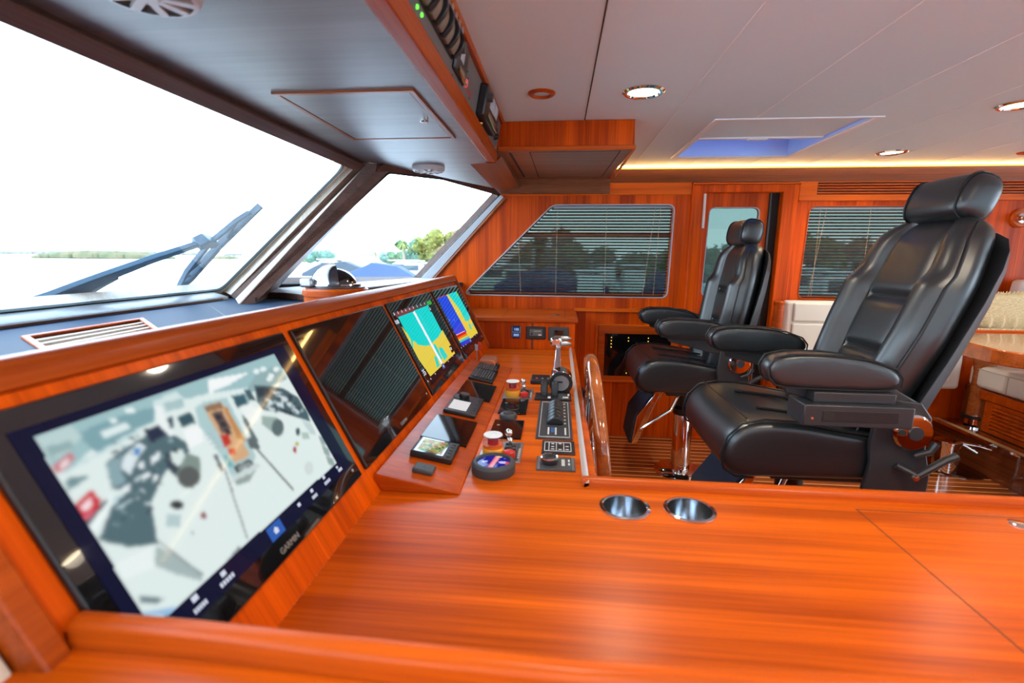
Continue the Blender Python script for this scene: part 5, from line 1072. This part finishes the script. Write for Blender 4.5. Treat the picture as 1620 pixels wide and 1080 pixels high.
    # footrest: two polished bars and a carpeted plate hinged under the seat
    for s in (-1, 1):
        o = MB(); a, b_ = Vector((-.20, s*.155, .60+L)), Vector((-.335, s*.155, .245+L))
        o.loft([[p+Vector((-.016, -.006, -.004)), p+Vector((.020, -.006, .004)), p+Vector((.020, .006, .004)), p+Vector((-.016, .006, -.004))] for p in (a, lerp(a, b_, .5), b_)]); B(o, 'footrest_bar', CHROME, bevel=.002)
        o = MB(); o.tube([lerp(a, b_, .72)+Vector((0, 0, 0)), Vector((-.12, s*.155, .47+L)), Vector((-.06, s*.12, .585+L))], .010, 8); B(o, 'footrest_stay', CHROME)
    o = MB(); c0, c1, c2 = Vector((-.225, 0, .565+L)), Vector((-.325, 0, .42+L)), Vector((-.35, 0, .24+L))
    o.loft([[p+Vector((dx, y, 0)) for dx, y in ((-.014, -.145), (.0, -.145), (.0, .145), (-.014, .145))] for p in (c0, c1, c2)]); B(o, 'footrest_plate', CARPET, bevel=.003)
    o = MB(); o.loft([[p+Vector((dx, y, 0)) for dx, y in ((.001, -.150), (.010, -.150), (.010, .150), (.001, .150))] for p in (c0, c1, c2)]); B(o, 'footrest_backing', CHROME, bevel=.002)
    return t
helm_chair('black leather helm chair farther from the camera, in front of the side door', (.835, 3.14, 0), R(0), R(9), 0, False, .985)
helm_chair('large black leather helm chair nearest the camera, with a box under its armrest', (.945, 1.93, 0), R(0), R(19.5), .045, True, 1.04)

# ================================================================== DINETTE (right side, behind the seats)
PZ = .24
o = MB(); o.prism([(2.83, 1.2, 0), (2.83, 3.77, 0), (7, 3.77, 0), (7, 1.2, 0)], (0, 0, PZ)); struct(o.build('floor_platform', wood('glossy_riser', 1, dark=(.10, .028, .010), light=(.26, .065, .018), rough=.08, coat=1)))
o = MB(); o.bx(2.815, 2.86, 1.2, 3.765, PZ-.012, PZ+.003); struct(o.build('trim_30', pr('pale_nosing', (.66, .42, .20), .35), bevel=.003))
o = MB(); o.bx(2.806, 2.815, 1.2, 3.765, PZ-.014, PZ+.004); struct(o.build('trim_31', CHROME, bevel=.001))
# dinette bench with louvred front
bn = thing('dinette_bench', 'low wooden dinette bench with cream cushion and louvred front', 'bench', (3.3, 3.1, PZ))
o = MB(); o.bx(2.95, 3.55, 1.9, 3.70, PZ, .525); o.build('base', W_DARKX, bn, bevel=.004)
o = MB(); o.bx(2.935, 2.95, 1.95, 3.56, .46, .52); o.build('rail', W_SOLID, bn, bevel=.003)
o = MB(); o.sheet([[(2.2, .245), (3.50, .245), (3.50, .455), (2.2, .455)], [(2.26, .275), (3.44, .275), (3.44, .43), (2.26, .43)]], lambda y, z: Vector((2.938, y, z)), (.012, 0, 0)); o.build('louvre_frame', W_SOLID, bn, bevel=.002)
o = MB()
for k in range(6): z = .283+k*.025; o.hexa([(2.934, 2.26, z), (2.934, 3.44, z), (2.950, 3.44, z+.016), (2.950, 2.26, z+.016), (2.934, 2.26, z+.006), (2.934, 3.44, z+.006), (2.950, 3.44, z+.022), (2.950, 2.26, z+.022)])
o.build('louvres', W_SOLID, bn)
o = MB(); o.bx(2.925, 3.55, 1.9, 3.66, .53, .685); o.build('seat_cushion', CREAM, bn, bevel=.03, seg=4)
o = MB(); o.tube([(2.925, 1.93, .66), (2.925, 3.63, .66)], .004, 6); o.tube([(2.924, 3.35, .54), (2.924, 3.35, .655)], .003, 6); o.build('seat_seam', pr('cream_seam', (.6, .52, .42), .6), bn)
# settee with tufted back along the far wall, end post
st = thing('settee', 'cream leather settee back with stitched panels under the saloon window', 'settee', (2.4, 3.6, PZ))
o = MB(); o.bx(1.615, 2.84, 3.60, 3.70, .50, 1.112); o.build('backrest', CREAM, st, bevel=.03, seg=4)
for x0, x1, z0, z1 in ((1.66, 2.02, .965, 1.10), (2.03, 2.39, .965, 1.10), (1.66, 2.02, .56, .955), (2.03, 2.39, .56, .955), (2.40, 2.76, .965, 1.10), (2.40, 2.76, .56, .955)):
    o = MB(); o.bx(x0, x1, 3.582, 3.62, z0, z1); o.build('padded_panel', CREAM, st, bevel=.014, seg=3)
o = MB(); o.bx(1.66, 2.36, 3.25, 3.60, .48, .62); o.build('seat', CREAM, st, bevel=.03, seg=3)
o = MB(); o.bx(1.66, 2.36, 3.28, 3.70, 0, .48); o.build('base', W_DARKX, st)
o = MB(); o.cyl((1.556, 3.58, 0), (1.556, 3.58, 1.085), .034, .034, 24); o.lathe([(.034, 1.085), (.037, 1.09), (.037, 1.105), (.03, 1.112), (0, 1.112)], (1.556, 3.58, 0), seg=24); tag(o.build('wooden_post', W_SOLID), 'round wooden post standing beside the end of the cream settee', 'post')
cz = thing('corner_cushion', 'pale grey padded back cushion at the right edge, above the woven throw pillow', 'cushion', (3.35, 3.66, .95))
o = MB(); o.prism([Vector((x, 3.62, z)) for x, z in roundpoly([(3.10, .95), (3.6, .95), (3.6, 1.275), (3.135, 1.275)], .035)], (0, .09, 0)); o.build('pad', pr('pale_leather', (.62, .55, .54), .5), cz, bevel=.02, seg=3)
# woven fringed throw pillow
FAB = colour_noise(bump_noise(pr('woven_cream', (.78, .64, .36), .9), 260, .7, .004), (.62, .48, .24), (.86, .74, .46), 60, 5, (1, 1, 4))
tp = thing('throw_pillow', 'cream woven throw pillow with fringed edges on the dinette seat', 'pillow', (3.05, 3.50, .93))
o = MB(); pts = [(-.30, .225, .0), (-.1, .235, .03), (.15, .25, .03), (.42, .255, 0), (.45, .10, -.02), (.44, -.02, -.01), (.2, -.02, .05), (-.05, -.01, .05), (-.30, .0, .0), (-.33, .11, -.02)]
rings = []
for k, dy in ((.82, -.085), (.95, -.06), (1, -.02), (1, .02), (.95, .05)):
    rings.append([Vector((3.02+.06+(x-.06)*k, 3.50+dy, .955+.115+(z-.115)*k)) for x, z, _ in pts])
o.loft(rings); o.build('cover', FAB, tp, smooth=80, sub=2)
o = MB(); rr = random.Random(5)
for k in range(90):
    x = 2.70+k*.0088; z = .955+.225+.04*k/90; o.tube([(x, 3.47, z-.012), (x+rr.uniform(-.006, .006), 3.46, z+rr.uniform(.004, .016))], .0035, 4)
    z = .955+.005; o.tube([(x, 3.42, z+.006), (x+rr.uniform(-.006, .006), 3.41, z-rr.uniform(.010, .022))], .0035, 4)
f = o.build('fringe', pr('fringe_cream', (.85, .74, .48), .9), tp); f['kind'] = 'stuff'
o = MB()
for k in range(9):
    x = 2.80+.075*k; o = MB(); o.tube([(x, 3.405, .975), (x+.006, 3.402, 1.01), (x+.002, 3.404, 1.04)], .006, 5); o.build('tassel', MATS['fringe_cream'], tp)
# polished dinette table
TZ = .955
tb = thing('dinette_table', 'polished wooden dinette table at the right edge behind the near chair', 'table', (2.98, 3.2, PZ))
top = roundpoly([(2.245, 2.60), (2.95, 2.30), (3.6, 2.75), (3.6, 3.36), (2.62, 3.36), (2.30, 3.05)], [.16, .25, .2, .2, .10, .2], 8)
TW = wood('table_teak', 0, dark=(.30, .062, .010), light=(.60, .14, .026), rough=.04, coat=1)
o = MB(); o.prism([Vector((x, y, TZ-.080)) for x, y in top], (0, 0, .080)); o.build('table_top', TW, tb, bevel=.008)
o = MB(); o.tube([(2.40, 3.33, TZ+.004), (2.9, 3.34, TZ+.004), (3.55, 3.34, TZ+.004)], .009, 8); o.build('edge_rail', W_SOLID, tb)
pc = thing('table_column', 'glossy wooden column with black ring and chrome foot on the step', 'column', (2.98, 3.66, PZ))
o = MB(); o.lathe([(.062, .075), (.056, .09), (.055, .40), (.07, .52), (.085, .60)], (2.975, 3.60, PZ), seg=28); o.build('shaft', W_WHEEL, pc)
o = MB(); o.lathe([(.066, .06), (.078, .062), (.078, .078), (.066, .082)], (2.975, 3.60, PZ), seg=30); o.build('black_ring', BLACK, pc)
o = MB(); o.lathe([(.085, 0), (.085, .01), (.06, .02), (.055, .066), (0, .066)], (2.975, 3.60, PZ), seg=30); o.build('chrome_foot', CHROME, pc)
# empty polished pedestal on the cabin floor
fp = thing('floor_pedestal', 'short polished steel pedestal on a round base plate, standing on the striped floor', 'pedestal', (2.70, 3.37, 0))
o = MB(); o.lathe([(.185, 0), (.185, .006), (.17, .012), (.075, .016), (0, .016)], (2.72, 3.40, 0), seg=44); o.build('base_plate', pr('dark_steel', (.30, .27, .25), .10, 1), fp)
o = MB(); o.lathe([(.070, .012), (.070, .20), (.075, .205), (.075, .218), (.06, .222), (0, .222)], (2.62, 3.34, 0), seg=36); o.build('column', CHROME, fp)
o = MB(); o.tube([(2.66, 3.34, .21), (2.78, 3.30, .20), (2.86, 3.26, .185)], [.012, .010, .012], 10); o.tube([(2.70, 3.33, .20), (2.76, 3.28, .16)], .010, 8); o.build('clamp_handle', CHROME, fp)

# ================================================================== OUTSIDE
WZ = -2.6
SEA = pr('glare_white_water', (.85, .88, .90), .35); bump_noise(SEA, .8, .25, .05)  # white base colour stands for sun glare on the water
o = MB(); o.bx(-2500, 300, -400, 2500, WZ-.1, WZ); tag(o.build('sea', SEA), 'bright calm water outside the windshield', 'water', kind='stuff')
BANKGREEN = colour_noise(pr('bank_mirror_green', (.2, .3, .1), .9), (.04, .075, .025), (.09, .14, .05), .4)  # green stands for trees mirrored in the water; slab also carries the trees
o = MB(); o.prism([(-5.5, 26, WZ), (80, 22, WZ), (120, 140, WZ), (-14, 140, WZ), (-10, 60, WZ)], (0, 0, .8)); tag(o.build('green_bank', BANKGREEN), 'green bank and seawall beyond the marina boats, coloured as trees mirrored in water', 'bank', kind='structure')
o = MB(); o.prism([(-10.2, 56, WZ), (-14.2, 139, WZ), (-95, 139, WZ), (-70, 100, WZ), (-30, 60, WZ)], (0, 0, .7)); tag(o.build('marina_quay', pr('pale_quay', (.28, .27, .25), .8)), 'pale marina quay under the trees beyond the outboard pane', 'quay', kind='structure')
LEAF = [colour_noise(pr('foliage_%d' % i, c1, .8), c1, c2, 1.2) for i, (c1, c2) in enumerate((((.022, .07, .028), (.08, .18, .05)), ((.07, .10, .02), (.22, .24, .05)), ((.11, .08, .025), (.24, .17, .06)), ((.03, .09, .07), (.10, .21, .15))))]
BARK = pr('bark', (.14, .10, .07), .9)
rt = random.Random(21)
def tree(label, x, y, h, w, kind, group):
    t = thing('tree', label, 'tree', (x, y, WZ+.5), group=group)
    o = MB(); o.tube([(x, y, WZ), (x+.1*w, y, WZ+h*.35), (x-.05*w, y, WZ+h*.6)], [h*.03, h*.022, h*.012], 7)
    for k in range(4): a = rt.uniform(0, 6.28); o.tube([(x, y, WZ+h*.4), (x+math.cos(a)*w*.3, y+math.sin(a)*w*.3, WZ+h*rt.uniform(.6, .8))], [h*.012, h*.005], 5)
    o.build('trunk', BARK, t)
    o = MB()
    blobs = [(rt.uniform(-.42, .42)*w, rt.uniform(-.42, .42)*w, h*rt.uniform(.42, .86), rt.uniform(.16, .30)*w) for k in range(9)]
    for bx_, by_, bz_, br in blobs:
        c = Vector((x+bx_, y+by_, WZ+bz_)); 
        for k in range(95):
            d = Vector((rt.gauss(0, 1), rt.gauss(0, 1), rt.gauss(0, .8))).normalized(); p = c+d*br*rt.uniform(.75, 1.12)
            a = Vector((rt.gauss(0, 1), rt.gauss(0, 1), rt.gauss(0, 1))).normalized(); b = d.cross(a).normalized(); q = rt.uniform(.05, .12)*w*.55; a = b.cross(d+a*.5).normalized()
            o.poly([p-a*q, p+b*q*.5, p+a*q, p-b*q*.5])
        o.ball(c, br*.8, 8, 6)
    o.build('crown', LEAF[kind], t, smooth=0); return t
def palm(label, x, y, h, group):
    t = thing('palm_tree', label, 'tree', (x, y, WZ+.5), group=group)
    o = MB(); o.tube([(x, y, WZ), (x+.15, y, WZ+h*.5), (x, y, WZ+h)], [.22, .17, .15], 8); o.build('trunk', pr('palm_bark', (.26, .20, .14), .9), t)
    o = MB()
    for k in range(22):
        a = 2*PI*k/22+rt.uniform(-.2, .2); e = rt.uniform(-.5, 1.0); L_ = h*.26; P = []
        for i in range(5):
            u = i/4; P.append(Vector((x+math.cos(a)*L_*u*math.cos(e), y+math.sin(a)*L_*u*math.cos(e), WZ+h+L_*(u*math.sin(e)-.7*u*u))))
        s = Vector((-math.sin(a), math.cos(a), 0))*h*.022
        for i in range(4): o.poly([P[i]-s*(1-i/5), P[i]+s*(1-i/5), P[i+1]+s*(1-(i+1)/5), P[i+1]-s*(1-(i+1)/5)])
    o.build('fronds', LEAF[1], t, smooth=0); return t
def gp(px, Y): p = at_y(px, 410, Y); return p.x
trees = [(470, 150, 8, 11, 1, 'yellowish green'), (505, 140, 7, 10, 3, 'blue green'), (612, 118, 7, 5, 3, 'small dark'), (628, 112, 8, 6, 0, 'dark'), (648, 84, 12, 9, 0, 'dark green'), (664, 78, 13, 8, 3, 'deep blue green'), (680, 74, 14, 8, 1, 'sunlit yellow green'), (700, 70, 15, 9, 1, 'tall yellow green'), (722, 66, 16, 8, 2, 'brownish'),
  (830, 52, 13, 9, 2, 'russet brown'), (862, 56, 17, 9, 2, 'tall thin brownish'), (905, 50, 12, 8, 1, 'yellow green'), (935, 58, 11, 9, 1, 'olive'), (985, 54, 9, 9, 0, 'rounded dark green'), (1010, 48, 8, 8, 0, 'low dark green'), (1040, 56, 8, 8, 1, 'low olive'), (1110, 52, 9, 8, 0, 'low green'), (1135, 60, 11, 8, 1, 'green'), (1165, 46, 13, 4, 3, 'slender sparse'), (1195, 56, 9, 9, 0, 'broad green'), (1290, 44, 16, 8, 1, 'tall green'), (1315, 52, 13, 9, 2, 'brownish'), (1360, 56, 10, 10, 0, 'dark green'), (1400, 50, 12, 9, 1, 'olive green')]
for px, Y, h, w_, k, nm in trees:
    h = 3.2+h*.30 if px < 740 else 2.2+h*.27; w_ *= .62
    wh = 'beyond the outboard windshield pane' if px < 740 else ('beyond the blind of the slanted side window' if px < 1070 else ('seen through the side door glass' if px < 1230 else 'beyond the blind of the saloon window'))
    side = {470: ', at its left end', 505: ', left of the compass', 612: ', middle', 628: ', left of the palm', 648: ', behind the palm', 664: ', just right of the palm', 680: ', left of the tallest', 700: ', tallest', 722: ', at its right end'}.get(px, '')
    tree('%s tree %s%s' % (nm, wh, side), gp(px, Y), Y, h, w_, k, 'trees on the far bank')
for px, Y, h, lb in ((594, 95, 4.3, 'short yellow palm above the blue covered boat'), (638, 66, 5.6, 'tall palm with pale trunk beyond the outboard windshield pane')): palm(lb, gp(px, Y), Y, h, 'palms on the bank')
# mangrove island and far shore
def shore(label, x0, x1, y0, y1, h, name, n, mat):
    o = MB(); rs = random.Random(int(abs(x0)+h*10))
    for k in range(n):
        u = rs.random(); x = x0+(x1-x0)*u; y = y0+(y1-y0)*u+rs.uniform(-6, 6); e = math.sin(PI*min(max(u, .04), .96))**.4; r = h*rs.uniform(.35, .62)*e
        o.ball((x, y, WZ+h*.30*e), (r*1.8, r*1.8, r), 7, 5)
    tag(o.build(name, mat, smooth=0), label, 'shoreline', kind='stuff')
def pt(px, Y): return gp(px, Y), Y
(xa, ya), (xb, yb) = pt(60, 300), pt(265, 300); shore('low green mangrove island across the water', xa, xb, ya, yb, 6.5, 'mangrove_island', 150, colour_noise(pr('mangrove', (.3, .36, .2), .9), (.05, .07, .03), (.12, .10, .055), .12))
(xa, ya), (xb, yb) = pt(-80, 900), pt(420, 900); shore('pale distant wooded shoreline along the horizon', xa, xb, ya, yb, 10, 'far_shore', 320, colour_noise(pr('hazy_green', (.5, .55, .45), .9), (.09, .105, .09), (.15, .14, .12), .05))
(xa, ya), (xb, yb) = pt(322, 330), pt(385, 330); shore('small low island right of the wiper blade', xa, xb, ya, yb, 3, 'low_islet', 60, MATS['mangrove'])
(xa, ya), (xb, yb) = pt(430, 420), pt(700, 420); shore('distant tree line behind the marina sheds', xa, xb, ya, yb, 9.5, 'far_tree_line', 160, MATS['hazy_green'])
HOUSE = pr('pale_wall', (.30, .28, .26), .8); ROOF = pr('pale_roof', (.20, .18, .175), .8)
for px, Y, w_, h, lb in ((525, 240, 30, 6, 'long white building on the shore left of the short palm'), (575, 220, 24, 5.5, 'white building on the shore behind the short palm'), (620, 200, 14, 5, 'white shed on the shore right of the short palm'), (410, 700, 40, 9, 'pale house on the far shore beside the mullion'), (330, 800, 40, 9, 'pale house on the far shore right of the wiper')):
    x = gp(px, Y); t = thing('building', lb, 'building', (x, Y, WZ), group='pale buildings on the shore')
    o = MB(); o.bx(x-w_/2, x+w_/2, Y, Y+12, WZ, WZ+h*.75); o.build('walls', HOUSE, t)
    o = MB(); o.prism([(x-w_/2-1, Y-1, WZ+h*.75), (x-w_/2-1, Y+13, WZ+h*.75), (x-w_/2-1, Y+6, WZ+h)], (w_+2, 0, 0)); o.build('roof', ROOF, t)
# moored boats
HULLW = pr('white_gelcoat', (.55, .57, .58), .3); COVER = [pr('cover_%d' % i, c, .7) for i, c in enumerate(((.003, .025, .10), (.007, .016, .03), (.010, .11, .14), (.30, .36, .40), (.02, .04, .11)))]
GLASSD = pr('dark_window', (.03, .05, .06), .1)
def boat(label, px, Y, L_, ang, cover=None, cabin=True, tower=False, dz=0):
    x = gp(px, Y); t = thing('motor_boat', label, 'boat', (x, Y, WZ), R(ang), group='moored boats')
    o = MB(); rings = []; B_ = L_*.16
    for u in (-.5, -.3, 0, .2, .35, .45, .5):
        b = B_*(1 if u < .1 else max(.03, 1-((u-.1)/.4)**1.8)); z1 = 1.75+.7*max(0, u)
        rings.append([Vector((u*L_, -b, z1)), Vector((u*L_, -b*.8, .1)), Vector((u*L_, 0, -.2)), Vector((u*L_, b*.8, .1)), Vector((u*L_, b, z1))])
    o.loft(rings); o.build('hull', HULLW, t, local=True)
    if cabin and cover is None:
        o = MB(); o.loft([[Vector((a*L_, -B_*.7, 1.7)), Vector((b*L_, -B_*.6, z)), Vector((b*L_, B_*.6, z)), Vector((a*L_, B_*.7, 1.7))] for a, b, z in ((-.30, -.28, 3.2), (-.05, -.08, 3.25), (.22, .10, 2.3))]); o.build('cabin', HULLW, t, local=True, bevel=.08)
        o = MB(); o.bx(-.26*L_, .0, -B_*.66, B_*.66, 2.3, 2.9); o.build('windows', GLASSD, t, local=True)
        o = MB(); o.bx(-.30*L_, .02*L_, -B_*.75, B_*.75, 3.3, 3.4); o.build('roof', HULLW, t, local=True, bevel=.03)
    if cover is not None:
        o = MB(); o.loft([[Vector((a*L_, -B_*1.02, 1.6)), Vector((a*L_, -B_*.5, z)), Vector((a*L_, B_*.5, z)), Vector((a*L_, B_*1.02, 1.6))] for a, z in ((-.5, 2.1), (-.3, 3.0), (0, 3.3), (.2, 2.6), (.42, 2.1))]); o.build('boat_cover', COVER[cover], t, local=True, bevel=.06)
    if tower:
        o = MB()
        for sx_ in (-.2, .0):
            for sy_ in (-.6, .6): o.tube([(sx_*L_, sy_*B_, 1.2), (sx_*L_*.8, sy_*B_*.7, 3.3)], .05, 5)
        o.bx(-.2*L_, .02*L_, -B_*.7, B_*.7, 3.3, 3.42); o.build('tower', HULLW, t, local=True)
        o = MB(); o.bx(-.06*L_, .02*L_, -B_*.5, B_*.5, 2.2, 2.9); o.build('screen', GLASSD, t, local=True)
    t.location.z = WZ+dz
for a in (('white cabin boat at the left of the outboard windshield pane', 466, 56, 10, 4), ('large white cabin boat partly behind the compass, far row', 545, 64, 11, 2), ('boat under a dark blue cover right behind the compass dome', 548, 50, 9, 3, 1), ('boat under a bright blue cover right of the compass', 592, 44, 8, 176, 0), ('small boat under a turquoise cover low beside the compass', 612, 37, 6, 178, 2, True, False, -1.0), ('white boat with dark windows below the palm', 640, 53.2, 7, 178), ('white boat near the right corner of the outboard pane', 672, 40, 7, 178), ('white cabin boat behind the bright blue cover, second row', 622, 58.5, 10, 178),
          ('white boat with tower at the left point of the slanted window', 795, 40, 8, 4, None, True, True), ('white cabin boat left of the blue covered boat, behind the blind', 840, 36, 7, 4), ('boat under a royal blue cover behind the blind', 880, 32, 8, 4, 0), ('small white boat low in the middle of the slanted window', 930, 25, 6, 92), ('white boat with tower behind the blind', 958, 45, 8, 86, None, True, True), ('white boat with tall tower near the right of the slanted window', 1000, 36, 7, 88, None, True, True), ('boat under a navy cover at the right edge of the slanted window', 1048, 25, 6, 88, 4), ('boat under a pale tarpaulin seen through the side door glass', 1125, 14, 7, 95, 3), ('white boat behind the saloon window blind, left part', 1300, 32, 8, 4), ('white boat behind the saloon window blind, right part', 1360, 26, 7, 4)):
    boat(*a)
for i, (px, Y, h) in enumerate(((844, 40, 6.2), (936, 36, 5.4), (1325, 36, 5.4), (1345, 36, 5.4), (460, 40, 5), (473, 38, 5.2))):
    x = gp(px, Y); o = MB(); o.cyl((x, Y, WZ-.5), (x, Y, WZ+h-1.6), .13, .12, 10)
    tag(o.build('mooring_pile', pr('pile_pale', (.34, .33, .32), .8)), ['pale mooring pile left in the slanted window', 'pale mooring pile in the middle of the slanted window', 'mooring pile left in the saloon window', 'mooring pile right in the saloon window', 'thin pile at the left of the outboard windshield pane', 'second thin pile from the left of the outboard windshield pane'][i], 'post', 'mooring piles in the marina')
for px, py, lb in ((306, 457, 'small turquoise channel marker left of its twin, seen over the windshield sill'), (323, 455, 'small turquoise channel marker right of its twin, seen over the windshield sill')):
    p = at_y(px, py, 24); o = MB(); o.cyl((p.x, p.y, WZ), (p.x, p.y, p.z), .22, .22, 12); tag(o.build('channel_marker', pr('turquoise', (.03, .25, .25), .6)), lb, 'marker', 'turquoise channel markers')
# windshield wiper, outside on the glass
wp = thing('windshield_wiper', 'long grey windshield wiper with twin arm outside the large pane', 'wiper', (-1.7, 1.4, 1.25))
WM_ = colour_noise(pr('wiper_sky_tint', (.016, .05, .09), .45), (.012, .04, .075), (.024, .068, .115), 3)  # blue in the base colour stands for sky light on the wiper
def gl(px, py, h=.07):
    nrm_ = Vector((1, 0, -PK)).normalized(); return on_plane(px, py, Vector((-1.0, 0, 1.866))-nrm_*h, nrm_)
def bar(pts, ws, name, th=.022):
    o = MB(); n_ = Vector((1, 0, -PK)).normalized(); P = [gl(*p) for p in pts]; rings = []
    for i, p in enumerate(P):
        t_ = (P[min(i+1, len(P)-1)]-P[max(i-1, 0)]).normalized(); s_ = t_.cross(n_); w_ = ws[i]
        rings.append([p-s_*w_-n_*th/2, p+s_*w_-n_*th/2, p+s_*w_+n_*th/2, p-s_*w_+n_*th/2])
    o.loft(rings); return o.build(name, WM_, wp, bevel=.003)
bar([(36, 487), (80, 474), (125, 455), (170, 436), (240, 410), (328, 381)], [.030, .036, .030, .020, .014, .010], 'arm')
bar([(80, 484), (125, 468), (165, 446), (185, 437)], [.020, .018, .012, .006], 'arm_brace')
bar([(275, 463), (300, 441), (345, 390), (380, 356), (412, 325)], [.007, .010, .011, .010, .007], 'blade', .03)
bar([(283, 452), (296, 429), (332, 384), (374, 349), (395, 335)], [.004, .007, .009, .007, .004], 'blade_frame')
bar([(310, 386), (322, 381), (338, 383)], [.016, .022, .014], 'pivot', .05)
bar([(296, 429), (316, 413)], [.004, .004], 'link'); bar([(374, 349), (357, 374)], [.004, .004], 'link'); bar([(291, 437), (300, 434)], [.004, .004], 'link')
